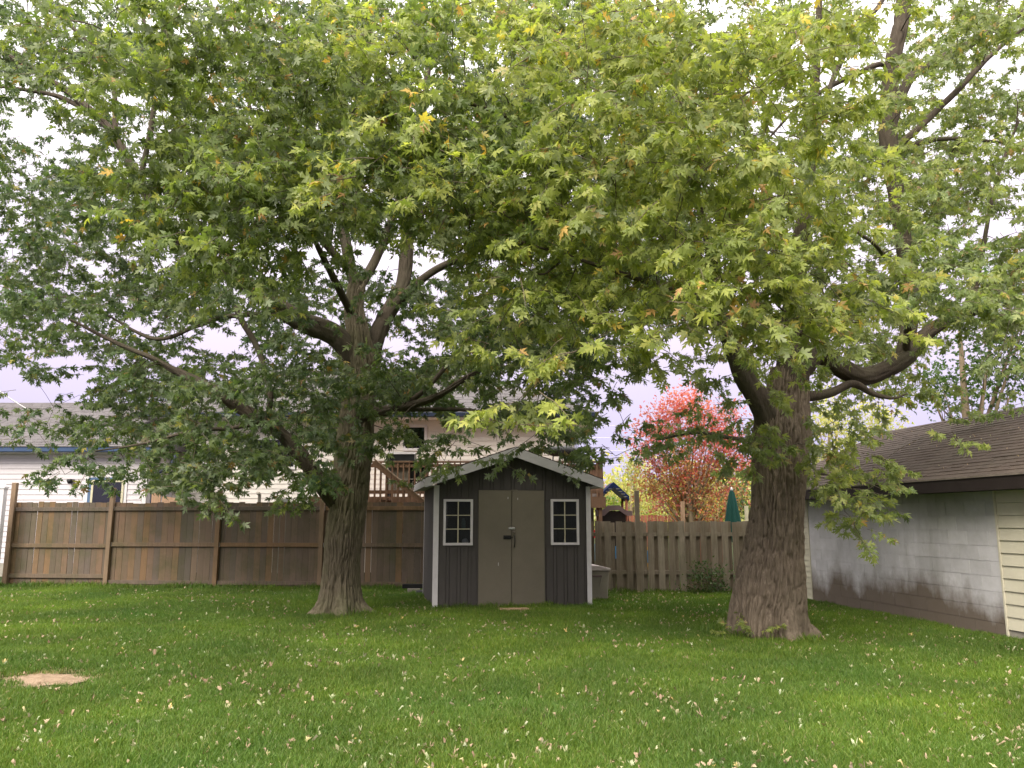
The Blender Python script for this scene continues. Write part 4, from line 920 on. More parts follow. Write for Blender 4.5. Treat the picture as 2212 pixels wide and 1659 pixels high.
def build_tree(name, label, base, trunk_rows, limbs, bare, mats, flare, maps, sprigs, coll, seed, tone_fn, dY, maxlen=4.):
    rngt = np.random.default_rng(seed); rnt = random.Random(seed)
    t = thing(name, label, 'tree', base)
    tp = catmull(px_path(trunk_rows, dY), .013)
    link('trunk', limb_mesh('trunk', tp, 300, M[mats[0]], .036 if base[0] > 0 else .032, .031 if base[0] > 0 else .034, flare, seed, off=base), t)
    sk = [tp[::10]]
    for li, rows in enumerate(limbs+bare):
        pth = catmull(px_path(rows, dY), .04)
        big = pth[0, 3] > .1
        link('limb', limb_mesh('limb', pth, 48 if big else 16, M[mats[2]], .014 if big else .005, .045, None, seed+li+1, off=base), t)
        if rows not in bare: sk.append(pth[::5])
    sk = np.vstack(sk)
    sk = sk[sk[:, 2] > 2.2]
    # foliage cluster centres from density maps (measured cell by cell, filled through a depth of several metres)
    C_ = []
    for (rows, r0, ya, yb, kk, tone0, lscale) in maps:
        for ri, row in enumerate(rows):
            for ci, ch in enumerate(row):
                d = int(ch)
                if not d: continue
                Ym = (ya+yb)/2; area = (92.2*Ym/F)*(80*Ym/F)
                ntw = 1.5*kk*d/9*3.0*area/.046
                nc_ = ntw/7.0; nc_ = int(nc_)+(rngt.random() < nc_-int(nc_))
                for _ in range(nc_*(2 if ci in (0, 23) else 1)):
                    px = (ci+rngt.random())*92.2; px = px if _ < nc_ else px+(-92.2 if ci == 0 else 92.2); py = (ri+r0+rngt.random())*80; Y = ya+(yb-ya)*rngt.random()
                    p = np.array(W(px, py, Y))
                    if p[2] < 1.9: continue
                    cl = float(vnoise(p[0]*.85+7, p[1]*.85, p[2]*1.05, seed))   # masses and hollows
                    if rngt.random() > min(1, max(.12, (cl-.28)*2.7)): continue
                    C_.append((*p, 7, tone0+rngt.normal(0, .12), .30, lscale))
    for (px, py, Y, ntw, rad_, tone0) in sprigs:
        C_.append((*W(px, py, Y), ntw, tone0, rad_, .95))
    C_ = np.array(C_)
    # clump: pull centres along a noise field so that holes and masses form
    order = np.argsort([np.min(np.sum((sk[:, :3]-c[:3])**2, 1)) for c in C_]); C_ = C_[order]
    cand = sk.copy(); br = MB(); tw_p, tw_r, tw_s, tw_t = [], [], [], []
    hyper = []
    for c in C_:
        q = c[:3]; dv = q-cand[:, :3]; dist = np.linalg.norm(dv, axis=1)
        cost = dist+np.clip(cand[:, 2]-q[2], 0, None)*.6
        b = int(np.argmin(cost)); p0 = cand[b, :3]; L_ = dist[b]; r0_ = min(cand[b, 3]*.7, .006+.007*L_+.002)
        n_ = max(3, int(L_/.28)); up = np.array((0, 0, 1.))*L_*.16; sidev = rngt.normal(0, .10, 3)*L_
        tt = np.linspace(0, 1, n_+1)[:, None]
        P_ = (1-tt)**2*p0+2*tt*(1-tt)*((p0+q)/2+up+sidev)+tt**2*q
        rad_ = r0_+(0.004-r0_)*tt[:, 0]
        if L_ > .05: br.tube([Vector(v) for v in P_-np.array(base)], list(np.maximum(rad_, .0035)), 5, cap=False)
        cand = np.vstack([cand, np.column_stack([P_[1:], np.maximum(rad_[1:], .004)])])
        ntw = int(c[3]); cr = c[5]
        dmain = q-p0; yaw0 = math.atan2(dmain[1], dmain[0])
        for _ in range(ntw):
            o_ = rngt.normal(0, cr*.62, 3); o_[2] *= .8
            p = q+o_
            yaw = math.atan2(o_[1], o_[0]) if rngt.random() < .65 else yaw0+rngt.normal(0, .7)
            tw_p.append(p-np.array(base)); tw_r.append((rngt.normal(-.22, .33), rngt.normal(0, .3), yaw-math.pi/2)); tw_s.append(c[6]*rngt.uniform(.8, 1.2)); tw_t.append(c[4]+rngt.normal(0, .12))
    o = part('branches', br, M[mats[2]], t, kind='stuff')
    scatter('foliage', tw_p, tw_r, tw_s, coll, NV, tw_t, t, kind='stuff')
    # the nearest leaves as leaves of their own
    tw_p = np.array(tw_p)+np.array(base); d_ = tw_p[:, 1]; idx = np.argsort(d_)
    vis = [i for i in idx if abs(tw_p[i, 0])/tw_p[i, 1] < .66 and (tw_p[i, 2]-EYE)/tw_p[i, 1] < .72][:290]
    lms = []
    for k in range(6):
        v, fs_ = leaf_geo(HALF, rnt.uniform(.1, .5), rnt.uniform(0, .3)); m_ = MB(); m_.add([q*.12 for q in v], fs_); me = m_.mesh('leaf', M[mats[1]]); set_lc(me, [k/7.]*len(v)); lms.append(me)
    for i in vis:
        link('leaf', lms[i % 6], t, loc=Vector(tw_p[i]-np.array(base))+Vector((rnt.uniform(-.08, .08), rnt.uniform(-.15, 0), rnt.uniform(-.08, .08))), rot=(rnt.uniform(-1.4, .1), rnt.uniform(-.7, .7), rnt.uniform(1.5, 4.8)))
    print(name, 'twigs', len(tw_p)); return t

# ---- left tree
b1 = G(735, 1330); base1 = (b1.x, 13.7, 0)
T1 = [(735, 1338, 12.7, 84), (735, 1310, 12.7, 83), (738, 1210, 12.7, 80), (748, 1116, 12.7, 79), (756, 1054, 12.7, 80), (767, 960, 12.7, 79), (773, 882, 12.7, 73), (780, 823, 12.7, 68), (775, 760, 12.7, 62), (771, 713, 12.7, 50), (765, 658, 12.8, 42), (773, 604, 12.9, 37)]
L1 = [
 [(778, 805, 12.7, 40), (728, 728, 12.5, 46), (643, 690, 12.3, 44), (559, 633, 12.2, 40), (491, 586, 12.1, 36), (440, 552, 12, 32), (372, 500, 11.9, 26), (310, 410, 11.9, 22), (257, 309, 11.8, 20), (208, 250, 11.8, 17), (121, 181, 11.8, 13), (0, 110, 11.8, 9), (-120, 40, 11.8, 6)],
 [(208, 250, 11.8, 13), (130, 210, 11.9, 11), (60, 195, 12, 9), (-20, 188, 12, 6), (-150, 200, 12, 4)],
 [(250, 300, 11.8, 13), (243, 180, 11.8, 12), (190, 90, 11.8, 9), (84, 3, 11.8, 6), (0, -90, 11.8, 4)],
 [(300, 400, 11.9, 14), (330, 250, 11.7, 12), (330, 120, 11.6, 9), (300, 0, 11.6, 6), (280, -150, 11.6, 4)],
 [(771, 640, 12.85, 28), (748, 531, 12.8, 26), (739, 476, 12.8, 24), (735, 400, 12.8, 22), (740, 300, 12.8, 18), (730, 200, 12.8, 14), (720, 80, 12.8, 10), (715, -100, 12.8, 7), (720, -350, 12.8, 4)],
 [(745, 575, 12.8, 18), (702, 524, 12.5, 19), (672, 490, 12.4, 18), (640, 440, 12.3, 15), (600, 390, 12.1, 13), (560, 300, 12, 10), (520, 150, 12, 7), (500, 0, 12, 4)],
 [(785, 815, 12.8, 40), (825, 700, 13.2, 38), (860, 640, 13.4, 34), (873, 596, 13.5, 32), (881, 513, 13.6, 28), (888, 458, 13.6, 26), (900, 350, 13.6, 20), (915, 230, 13.6, 16), (930, 100, 13.6, 12), (940, -100, 13.6, 8), (950, -350, 13.6, 4)],
 [(775, 625, 12.9, 22), (812, 560, 13.2, 21), (840, 490, 13.2, 18), (862, 420, 13.2, 14), (870, 300, 13.2, 10), (880, 150, 13.2, 6)],
 [(778, 895, 12.5, 28), (866, 881, 12.0, 20), (946, 855, 11.6, 15), (1010, 815, 11.4, 11), (1080, 780, 11.2, 7), (1170, 760, 11, 4)],
 [(866, 881, 12.0, 13), (925, 835, 12.0, 11), (1000, 750, 12.0, 9), (1080, 680, 12, 6)],
 [(870, 885, 12, 10), (1000, 885, 11.8, 8), (1100, 900, 11.4, 6), (1200, 905, 11, 4)],
 [(722, 1090, 12.6, 26), (706, 1062, 12.4, 34), (688, 1035, 12.3, 33), (652, 985, 12.1, 31), (610, 940, 12, 29), (569, 909, 11.9, 28), (510, 876, 11.8, 26), (467, 847, 11.7, 24), (390, 807, 11.7, 19), (330, 775, 11.6, 12), (250, 740, 11.5, 8), (150, 690, 11.4, 5)],
 [(569, 909, 11.9, 12), (500, 925, 11.6, 9), (420, 930, 11.3, 7), (300, 960, 11, 5), (200, 975, 10.8, 3)],
 [(655, 695, 12.4, 14), (592, 678, 12.3, 13), (491, 684, 12.1, 11), (423, 705, 12, 10), (335, 732, 11.9, 8), (230, 680, 11.9, 5), (140, 640, 11.8, 4)],
 [(765, 690, 12.8, 18), (700, 560, 11.5, 14), (650, 470, 10.2, 11), (560, 400, 9.0, 8), (450, 330, 8.6, 5)],
 [(850, 660, 13.3, 22), (930, 590, 13.0, 18), (1030, 540, 12.6, 14), (1130, 470, 12.3, 10), (1220, 380, 12, 6)],
 [(880, 500, 13.5, 16), (960, 400, 13.6, 12), (1040, 280, 13.6, 9), (1100, 120, 13.6, 5)],
]
BARE1 = [[(575, 905, 11.85, 12), (585, 860, 11.85, 13), (572, 799, 11.85, 13), (555, 749, 11.85, 13), (521, 691, 11.85, 13), (509, 662, 11.85, 10)]]
MAPL = ["444433445555544400000000", "454433445555554400000000", "344433445555554400000000", "323443445555554400000000", "455445555565554400000000",
        "555555555566544400000000", "556556543456656500000000", "556666643555566500000000", "455655666656566300000000", "345642266777663100000000",
        "025666446664320000000000", "025688870111120000000000", "002477650000001000000000", "000011100000000000000000"]
ABOVE = ["222333344444443200000000"]*5
F1 = ["034445555554400000000000", "024455556665400000000000", "013345666666400000000000", "000246666666400000000000", "000366666665400000000000", "000477556665300000000000", "000035410012200000000000", "000002100001100000000000"]
sprig1 = [(140, 1025, 11.6, 5, .22, -.4), (180, 1005, 11.6, 6, .25, -.4), (250, 990, 11.6, 7, .3, -.3), (330, 1000, 11.5, 8, .3, -.2), (400, 1020, 11.3, 8, .3, .0), (450, 1050, 11.2, 6, .22, .1), (490, 1030, 11.4, 6, .2, -.1), (560, 1015, 11.6, 6, .22, 0), (590, 985, 11.7, 6, .25, -.1), (470, 1080, 11.2, 2, .12, .3), (640, 1080, 12.6, 4, .2, .5), (655, 1050, 12.6, 5, .2, .5), (665, 1010, 13, 7, .3, .5), (850, 960, 12.2, 6, .2, .1), (830, 930, 12, 7, .22, 0), (700, 940, 12.6, 7, .22, -.2), (790, 850, 12.0, 7, .22, 0), (860, 920, 12, 5, .2, .1), (735, 870, 12.0, 6, .25, 0), (960, 995, 11.2, 3, .13, .2), (940, 975, 11.2, 4, .16, .2), (1000, 950, 11.2, 5, .2, 0), (1088, 985, 11, 3, .10, 0), (1090, 1010, 11, 1, .05, .1),
          (1205, 950, 10.9, 7, .2, -.1), (1218, 985, 10.9, 4, .12, -.1), (1220, 1012, 10.9, 2, .06, .1), (1165, 930, 11, 5, .2, -.1), (30, 880, 11.8, 5, .22, -.3), (60, 915, 11.8, 5, .25, -.3), (20, 960, 11.8, 3, .2, -.3), (845, 1035, 12.6, 1, .05, .6)]
build_tree('silver_maple', 'large silver maple with olive grey trunk standing left of the shed', base1, T1, L1, BARE1, ('bark', 'leafA', 'shadelimb'), (.8, .15, 5), 
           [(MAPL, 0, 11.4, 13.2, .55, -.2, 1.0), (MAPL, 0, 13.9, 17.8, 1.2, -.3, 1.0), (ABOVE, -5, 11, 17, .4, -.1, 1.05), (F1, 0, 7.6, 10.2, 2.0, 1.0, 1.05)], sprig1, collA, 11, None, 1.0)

# ---- right tree
base2 = (W(1667, 1383, 11.25).x, 11.25, 0)
T2 = [(1664, 1402, 10.1, 122), (1664, 1381, 10.1, 122), (1660, 1345, 10.1, 132), (1661, 1312, 10.1, 138), (1664, 1275, 10.1, 137), (1667, 1236, 10.1, 130), (1674, 1160, 10.1, 119), (1680, 1083, 10.1, 111), (1683, 1007, 10.1, 113), (1689, 930, 10.1, 118), (1693, 890, 10.1, 108), (1700, 850, 10.1, 90), (1706, 800, 10.1, 78)]
L2 = [
 [(1704, 870, 10.1, 70), (1712, 800, 10.05, 72), (1714, 730, 10, 60), (1716, 658, 10, 48), (1725, 560, 10, 40), (1740, 450, 10, 34), (1750, 330, 10, 28), (1760, 180, 10, 22), (1770, 0, 10, 14), (1775, -200, 10, 9), (1780, -450, 10, 5)],
 [(1672, 930, 10.05, 60), (1637, 860, 9.9, 52), (1608, 815, 9.8, 45), (1580, 745, 9.7, 38), (1563, 700, 9.6, 34), (1545, 600, 9.5, 26), (1520, 480, 9.3, 20), (1480, 330, 9.2, 15), (1440, 150, 9.1, 10), (1420, 0, 9, 7), (1400, -200, 9, 4)],
 [(1722, 800, 10.2, 56), (1768, 758, 10.3, 46), (1800, 784, 10.4, 42), (1859, 812, 10.6, 41), (1911, 798, 10.8, 40), (1957, 773, 11, 38), (2000, 722, 11.1, 31), (2050, 690, 11.1, 25), (2100, 672, 11.2, 23), (2155, 640, 11.2, 21), (2212, 575, 11.2, 16), (2300, 480, 11.2, 10)],
 [(1950, 778, 11, 34), (1968, 650, 11.2, 34), (1945, 480, 11.3, 36), (1922, 331, 11.3, 40), (1918, 244, 11.3, 39), (1929, 139, 11.3, 36), (1946, 52, 11.3, 34), (1953, 0, 11.3, 32), (1960, -140, 11.3, 24), (1970, -350, 11.3, 12)],
 [(1924, 160, 11.3, 14), (1905, 138, 11.3, 14), (1850, 160, 11.2, 12), (1789, 189, 11.1, 11), (1720, 235, 11, 8), (1660, 300, 11, 5)],
 [(1922, 330, 11.3, 20), (1984, 277, 11.2, 17), (2030, 232, 11.2, 15), (2068, 195, 11.2, 14), (2138, 122, 11.2, 12), (2212, 60, 11.2, 9), (2300, 0, 11.2, 6)],
 [(1920, 290, 11.4, 24), (1962, 174, 11.6, 23), (2020, 135, 11.7, 22), (2086, 101, 11.8, 20), (2160, 55, 11.8, 15), (2260, 0, 11.8, 9)],
 [(1750, 330, 10.1, 14), (1800, 170, 10.6, 13), (1850, 75, 10.9, 13), (1907, 0, 11, 11), (1960, -100, 11, 7)],
 [(1925, 335, 11.35, 15), (2000, 305, 11.3, 12), (2080, 300, 11.2, 9), (2180, 310, 11.2, 6)],
 [(1716, 860, 10.1, 26), (1789, 850, 10.2, 20), (1841, 829, 10.4, 18), (1885, 850, 10.5, 12), (1930, 860, 10.4, 7), (1960, 850, 10.3, 4)],
 [(1640, 960, 10, 16), (1575, 945, 9.9, 10), (1500, 935, 9.9, 7), (1420, 950, 9.9, 4)],
 [(1580, 745, 9.7, 22), (1480, 640, 8.7, 17), (1370, 600, 7.8, 12), (1250, 560, 7.2, 8), (1120, 520, 7, 5)],
 [(1716, 640, 9.9, 22), (1690, 520, 8.8, 17), (1640, 380, 7.8, 12), (1600, 250, 7.3, 8), (1560, 100, 7.1, 5)],
 [(1545, 600, 9.5, 20), (1400, 430, 8.5, 16), (1200, 300, 7.7, 11), (1000, 220, 7.4, 8), (800, 200, 7.3, 5)],
 [(1957, 760, 11, 18), (1960, 640, 10.2, 14), (1900, 540, 9.3, 10), (1850, 500, 8.8, 7)],
 [(1720, 740, 10, 14), (1760, 680, 9.2, 10), (1720, 640, 8.4, 7), (1660, 620, 8, 5)],
 [(2100, 675, 11.1, 12), (2120, 560, 10.9, 10), (2150, 400, 10.8, 8), (2200, 260, 10.8, 5)],
]
# bare silver-grey twigs hanging in the near foliage
BARE2 = [[(536, 500, 7.3, 2.5), (592, 473, 7.3, 4), (643, 462, 7.4, 5), (700, 445, 7.5, 6), (747, 441, 7.5, 6)],
         [(1240, 505, 7.2, 5), (1222, 550, 7.2, 6), (1195, 578, 7.2, 5), (1165, 592, 7.2, 4), (1110, 560, 7.2, 3), (1085, 530, 7.3, 2)],
         [(1000, 440, 7.4, 3), (1015, 480, 7.4, 4), (1000, 535, 7.4, 4), (985, 545, 7.4, 3)],
         [(1655, 610, 7.6, 5), (1680, 660, 7.6, 5), (1740, 700, 7.7, 4), (1810, 745, 7.9, 3)]]
MAPM = ["000000000002234455666777", "000000000002234455633667", "000000000001234556622567", "000000000002234556521567", "000000000002234556655677",
        "000000000003345556666777", "000000000003455554556777", "000000000004555554446777", "000000000004554456666666", "000000000013432454555765",
        "000000000001211122254432", "000000000000000013143000", "000000000000000002020000", "000000000000000000003200"]
ABOVE2 = ["000000000033344444444444"]*5
F2 = ["000000012344555555532000", "000000012345666666420000", "000000012345666666421000", "000000012345666666521000", "000000112346666666420000",
      "000001111245666666510000", "000000000023555566530000", "000000000013345666652000", "000000000035545566651000", "000000000023430033300000", "000000000001100001100000"]
sprig2 = [(1825, 1105, 10, 3, .12, .5), (1848, 1140, 10, 3, .11, .2), (1858, 1155, 10, 2, .08, .1), (1895, 1095, 10, 3, .10, .2), (1870, 1075, 10, 2, .1, .3), (1835, 1050, 10, 3, .12, .4), (1850, 1010, 10, 5, .18, .4), (1800, 985, 10.2, 6, .22, .4), (1760, 970, 10.4, 8, .28, .4), (1900, 1000, 10, 3, .15, .3), (2030, 935, 9.9, 2, .10, .3), (2070, 955, 9.9, 1, .05, .3), (1600, 985, 9.8, 4, .14, 0), (1630, 960, 9.7, 4, .14, 0), (1640, 920, 9.6, 5, .16, .1), (1700, 780, 9.4, 3, .14, .5), (1655, 830, 9.2, 5, .18, .4), (1400, 960, 9.9, 2, .08, -.3), (1440, 943, 9.9, 3, .08, -.3), (1500, 940, 9.9, 4, .10, -.3), (1565, 945, 9.8, 4, .12, -.2), (1350, 920, 10, 3, .2, -.4), (1330, 870, 10, 4, .25, -.4), (1290, 830, 10.4, 4, .3, -.4), (1300, 960, 10, 2, .15, -.5), (1330, 985, 10, 2, .1, -.5),
          (1460, 520, 7.0, 4, .2, .6)]
build_tree('silver_maple', 'massive silver maple with flared grey brown trunk between the shed and the garage', base2, T2, L2, BARE2, ('bark2', 'leafB', 'shadelimb'), (.5, .17, 6),
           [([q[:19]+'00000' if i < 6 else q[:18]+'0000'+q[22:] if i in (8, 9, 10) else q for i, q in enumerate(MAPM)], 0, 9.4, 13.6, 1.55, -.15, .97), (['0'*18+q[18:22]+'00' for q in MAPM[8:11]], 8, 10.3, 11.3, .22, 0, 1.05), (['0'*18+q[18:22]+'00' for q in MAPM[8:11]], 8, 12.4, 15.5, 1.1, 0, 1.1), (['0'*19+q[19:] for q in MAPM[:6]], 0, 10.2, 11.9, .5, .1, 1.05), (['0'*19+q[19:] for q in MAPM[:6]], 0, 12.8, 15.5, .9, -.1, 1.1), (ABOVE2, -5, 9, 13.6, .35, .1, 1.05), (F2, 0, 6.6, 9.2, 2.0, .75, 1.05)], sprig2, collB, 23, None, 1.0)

# suckers at the foot of the right tree
def sucker(px, py, Y, n_, lb):
    q = W(px, py, Y); t = thing('maple_sucker', lb, 'shoot', (q.x, Y, 0)); pts = []; rots = []; st_ = MB()
    for k in range(n_):
        a = rng.uniform(0, 6.28); h = rng.uniform(.08, .34); e = Vector((math.cos(a)*.14, math.sin(a)*.08-.03, h)); st_.tube([(0, 0, 0), e*.5+Vector((0, 0, .03)), e], .004, 5); pts.append(tuple(e*.6)); rots.append((rng.uniform(.2, .9), 0, a-1.57))
    part('stem', st_, M['bark2'], t); scatter('foliage', pts, rots, [.55]*n_, collB, NV, [.55]*n_, t, kind='stuff')
sucker(1592, 1362, 10.75, 5, 'small leafy maple shoot at the left foot of the massive trunk')
sucker(1640, 1368, 10.6, 7, 'yellow green leafy maple shoots in front of the massive trunk')

# ---------------- background trees ----------------
def cluster_mesh(mat, n_=26, size=.12, spread=.26):
    return twig_mesh('leaf_cluster', mat, M['barkbg'], rn, n_, HALFS, .3, size, False, .5, spread)
bgc = {k: proto_collection('cl_'+k, [cluster_mesh(M[k]) for _ in range(4)]) for k in ('red', 'orange', 'yellow', 'dgreen', 'bgreen')}
def bg_tree(name, label, cat, basepx, Y, blobs, seed, trunk=.12, dens=7.0, depth=.8, size=1.0):
    rg = np.random.default_rng(seed); bx = W(basepx, 1124, Y).x; t = thing(name, label, cat, (bx, Y, 0))
    st_ = MB(); groups = {}
    topz = max(W(b[0], b[1], Y).z for b in blobs)
    if trunk: st_.tube([(0, 0, 0), (.03, 0, topz*.25), (-.02, 0, topz*.5), (.05, 0, topz*.85)], [trunk, trunk*.8, trunk*.5, trunk*.15], 9)
    for (px, py, rp, key) in blobs:
        c = W(px, py, Y); r_ = rp/F*Y; c = c-Vector((bx, Y, 0)); dy = rg.uniform(-1, 1)*r_*depth
        s0 = Vector((0, 0, max(.2, c.z*.35)))
        st_.tube([s0, (s0+Vector((c.x, dy, c.z)))/2+Vector((0, 0, .1)), Vector((c.x, dy, c.z))], [max(trunk*.35, .01), max(trunk*.22, .008), .006], 5)
        for _ in range(3):
            v = Vector(rg.normal(0, 1, 3)).normalized()*r_*.85; e = Vector((c.x, dy, c.z))+v; m0 = Vector((c.x, dy, c.z))*.7+s0*.3
            st_.tube([m0, e], [.012, .004], 4)
        n_ = int(dens*r_*r_*4)+3
        for _ in range(n_):
            v = rg.normal(0, 1, 3); v /= np.linalg.norm(v); v *= r_*rg.random()**.45*(1+.35*(vnoise(v[0]*3+px, v[1]*3, v[2]*3, seed)-.5)*2)
            p = (c.x+v[0], dy+v[1]*.9, c.z+v[2])
            if p[2] < .1: continue
            groups.setdefault(key, []).append(p)
    part('trunk' if trunk else 'stems', st_, M['barkbg'], t)
    for key, pts in groups.items():
        n_ = len(pts); scatter('foliage', pts, rg.uniform(-3, 3, (n_, 3)), rg.uniform(.7, 1.25, n_)*size, bgc[key], 4, rg.normal(0, .25, n_), t, kind='stuff')
    return t
bg_tree('red_maple', 'bright pink red autumn maple beyond the shadow box fence', 'tree', 1490, 27,
        [(1440, 905, 38, 'red'), (1490, 890, 42, 'red'), (1540, 900, 38, 'red'), (1425, 950, 34, 'red'), (1475, 945, 40, 'red'), (1530, 950, 40, 'red'), (1575, 945, 32, 'red'), (1410, 1000, 30, 'red'), (1455, 1000, 38, 'orange'), (1510, 1010, 40, 'red'), (1560, 1005, 38, 'orange'), (1530, 1035, 35, 'orange'), (1600, 1010, 22, 'red'), (1480, 1050, 45, 'orange'), (1560, 1065, 24, 'red'), (1540, 1080, 45, 'orange'), (1430, 1060, 32, 'orange'), (1590, 1085, 35, 'orange'), (1480, 1100, 40, 'orange'), (1460, 1025, 18, 'red'), (1420, 1085, 22, 'red'), (1405, 920, 22, 'red'), (1395, 965, 24, 'red'), (1590, 975, 26, 'red'), (1620, 1005, 20, 'red'), (1400, 1040, 26, 'orange'), (1575, 905, 26, 'red'), (1460, 875, 25, 'red'), (1510, 870, 25, 'red')], 5, .13, 14, 1.0, .85)
bg_tree('willow_tree', 'pale yellow green feathery tree left of the red maple', 'tree', 1365, 36, [(1362, 1010, 26, 'yellow'), (1345, 1035, 24, 'yellow'), (1380, 1030, 26, 'yellow'), (1375, 995, 18, 'yellow'), (1358, 1065, 30, 'yellow'), (1395, 1070, 28, 'yellow'), (1380, 1100, 34, 'yellow'), (1420, 1110, 24, 'yellow')], 6, .13, 5.5, .8, .9)
bg_tree('yellow_tree', 'tall yellowing tree seen behind the garage and massive trunk', 'tree', 1800, 30, [(1770, 905, 30, 'yellow'), (1800, 950, 42, 'yellow'), (1770, 990, 34, 'yellow'), (1850, 930, 40, 'yellow'), (1830, 985, 40, 'yellow'), (1765, 1030, 30, 'yellow'), (1880, 900, 34, 'yellow'), (1905, 945, 34, 'yellow'), (1820, 880, 30, 'yellow'), (1880, 990, 36, 'yellow'), (1930, 900, 30, 'yellow'), (1790, 1050, 40, 'yellow')], 7, .2, 4.5, 1, 1.1)
bg_tree('deciduous_tree', 'dark green tree rising behind the garage roof at the right edge', 'tree', 2110, 21, [(2120, 760, 75, 'dgreen'), (2060, 820, 55, 'dgreen'), (2190, 700, 70, 'dgreen'), (2190, 800, 60, 'dgreen'), (2010, 850, 40, 'dgreen'), (2120, 850, 60, 'dgreen'), (2260, 760, 60, 'dgreen'), (2150, 620, 60, 'dgreen'), (2250, 560, 70, 'dgreen')], 8, .2, 6, 1, 1.1)
bg_tree('garden_shrub', 'bright lime green shrub under the navy play roof', 'shrub', 1310, 25, [(1300, 1075, 17, 'bgreen'), (1322, 1078, 16, 'bgreen'), (1285, 1085, 14, 'bgreen'), (1310, 1100, 24, 'bgreen')], 9, 0, 14, .6, .55)
bg_tree('garden_tree', 'small yellow tree top peeking between the deck and the shed roof', 'tree', 1262, 33, [(1255, 1000, 13, 'yellow'), (1268, 1030, 16, 'yellow'), (1272, 1065, 16, 'yellow')], 10, .08, 9, .6, .7)
bg_tree('garden_tree', 'distant pinkish treetop above the navy play roof', 'tree', 1288, 60, [(1286, 1040, 10, 'red'), (1300, 1060, 14, 'red'), (1318, 1068, 14, 'orange')], 12, .08, 5, .6, 1.0)
bg_tree('garden_shrub', 'olive shrubs crowding behind the green umbrella', 'shrub', 1590, 24, [(1570, 1095, 24, 'orange'), (1600, 1085, 26, 'dgreen'), (1615, 1060, 20, 'dgreen'), (1600, 1115, 26, 'dgreen'), (1540, 1115, 18, 'orange')], 13, 0, 9, .8, .7)
bg_tree('fence_shrub', 'dark leafy shrub growing at the foot of the shadow box fence', 'shrub', 1530, 17.25, [(1520, 1235, 22, 'dgreen'), (1545, 1250, 24, 'dgreen'), (1500, 1262, 18, 'dgreen'), (1560, 1270, 18, 'dgreen'), (1525, 1270, 18, 'dgreen'), (1480, 1272, 10, 'dgreen')], 14, 0, 26, .35, .42)
# distant tree belt and hedge beyond, one mass
P_ = []; 
for _ in range(2600):
    x = rng.uniform(-90, 90); y = rng.uniform(75, 85); h = 3.0+2.5*float(vnoise(x*.12, 1.5, 0, 9)); P_.append((x, y, rng.uniform(0, 1)**.7*h))
scatter('far_treeline', P_, rng.uniform(-3, 3, (len(P_), 3)), rng.uniform(3.5, 6, len(P_)), bgc['yellow'], 4, rng.normal(0, .4, len(P_)), None, kind='stuff', label='distant pale tree belt along the horizon', category='trees')

# ---------------- grass ----------------
def tuft(mat, n_, rad_, hmin, hmax, name='tuft'):
    mb = MB(); lc = []
    for _ in range(n_):
        a = rn.uniform(0, 6.283); r_ = rad_*math.sqrt(rn.random()); b = Vector((r_*math.cos(a), r_*math.sin(a), 0)); h = rn.uniform(hmin, hmax)
        q = rn.uniform(0, 6.283); w = Vector((math.cos(q), math.sin(q), 0))*rn.uniform(.0016, .0032); ln = Vector((rn.gauss(0, .4), rn.gauss(0, .4), 0))*h
        m1 = b+ln*.35+Vector((0, 0, h*.6)); tp = b+ln+Vector((0, 0, h))
        mb.add([b-w, b+w, m1+w*.8, m1-w*.8, tp], [(0, 1, 2, 3), (3, 2, 4)], True); lc += [rn.random()]*5
    me = mb.mesh(name, mat); set_lc(me, lc); return me
gcol = proto_collection('tufts', [tuft(M['grass'], 70, .10, .022, .062) for _ in range(5)]+[tuft(M['grass'], 50, .10, .035, .085)])
scol = proto_collection('straw_tufts', [tuft(M['straw'], 35, .07, .01, .03, 'straw') for _ in range(4)])
n_ = 62000
Yg = 3.6+16.2*rng.random(n_)**1.25; Xg = (rng.random(n_)*2-1)*(Yg*.70+1.2)
inside = np.zeros(n_, bool)
def cut(cond):
    global inside; inside = inside | cond
ddx, ddy = (Xg-dc.x)/.46, (Yg-dc.y)/.34; rd = np.hypot(ddx, ddy)*(1+.45*(vnoise(Xg*7, Yg*7, 0, 4)-.5)*2); cut((rd < .98) & (rng.random(n_) > .12*np.clip(rd*2-1, 0, 1)))
u_ = (Xg-SL.x)*math.cos(SYAW)+(Yg-SL.y)*math.sin(SYAW); v_ = -(Xg-SL.x)*math.sin(SYAW)+(Yg-SL.y)*math.cos(SYAW); cut((u_ > 0) & (u_ < SW) & (v_ > .03) & (v_ < SD))
cut(np.hypot(Xg-base1[0], Yg-base1[1]) < .42); cut(np.hypot(Xg-base2[0], Yg-base2[1]) < .62)
ntk = np.minimum(np.hypot(Xg-base1[0], Yg-base1[1])-.42, np.hypot(Xg-base2[0], Yg-base2[1])-.62); cut((ntk < .3) & (rng.random(n_) > ntk/.3+.25))
gx = (Xg-GA.x)*gd.x+(Yg-GA.y)*gd.y; gyv = ((Xg-GA.x)*(-gd.y)+(Yg-GA.y)*gd.x)*side; cut(gyv > -.03)
k = ~inside; Xg, Yg, rd = Xg[k], Yg[k], rd[k]; n_ = len(Xg)
dry = (rd < 1.9) & (rng.random(n_) < np.clip(2.3-rd, 0, 1)*.8)
pts = np.column_stack([Xg, Yg, np.zeros(n_)]); rots = np.column_stack([rng.normal(0, .12, n_), rng.normal(0, .12, n_), rng.uniform(0, 6.28, n_)])
big = vnoise(Xg*.6, Yg*.6, 0, 21); med = vnoise(Xg*2.3, Yg*2.3, 0, 22)
tone = (big-.5)*.9+(med-.5)*.7+.05
sc_ = .75+.6*vnoise(Xg*1.4, Yg*1.4, 3, 23)
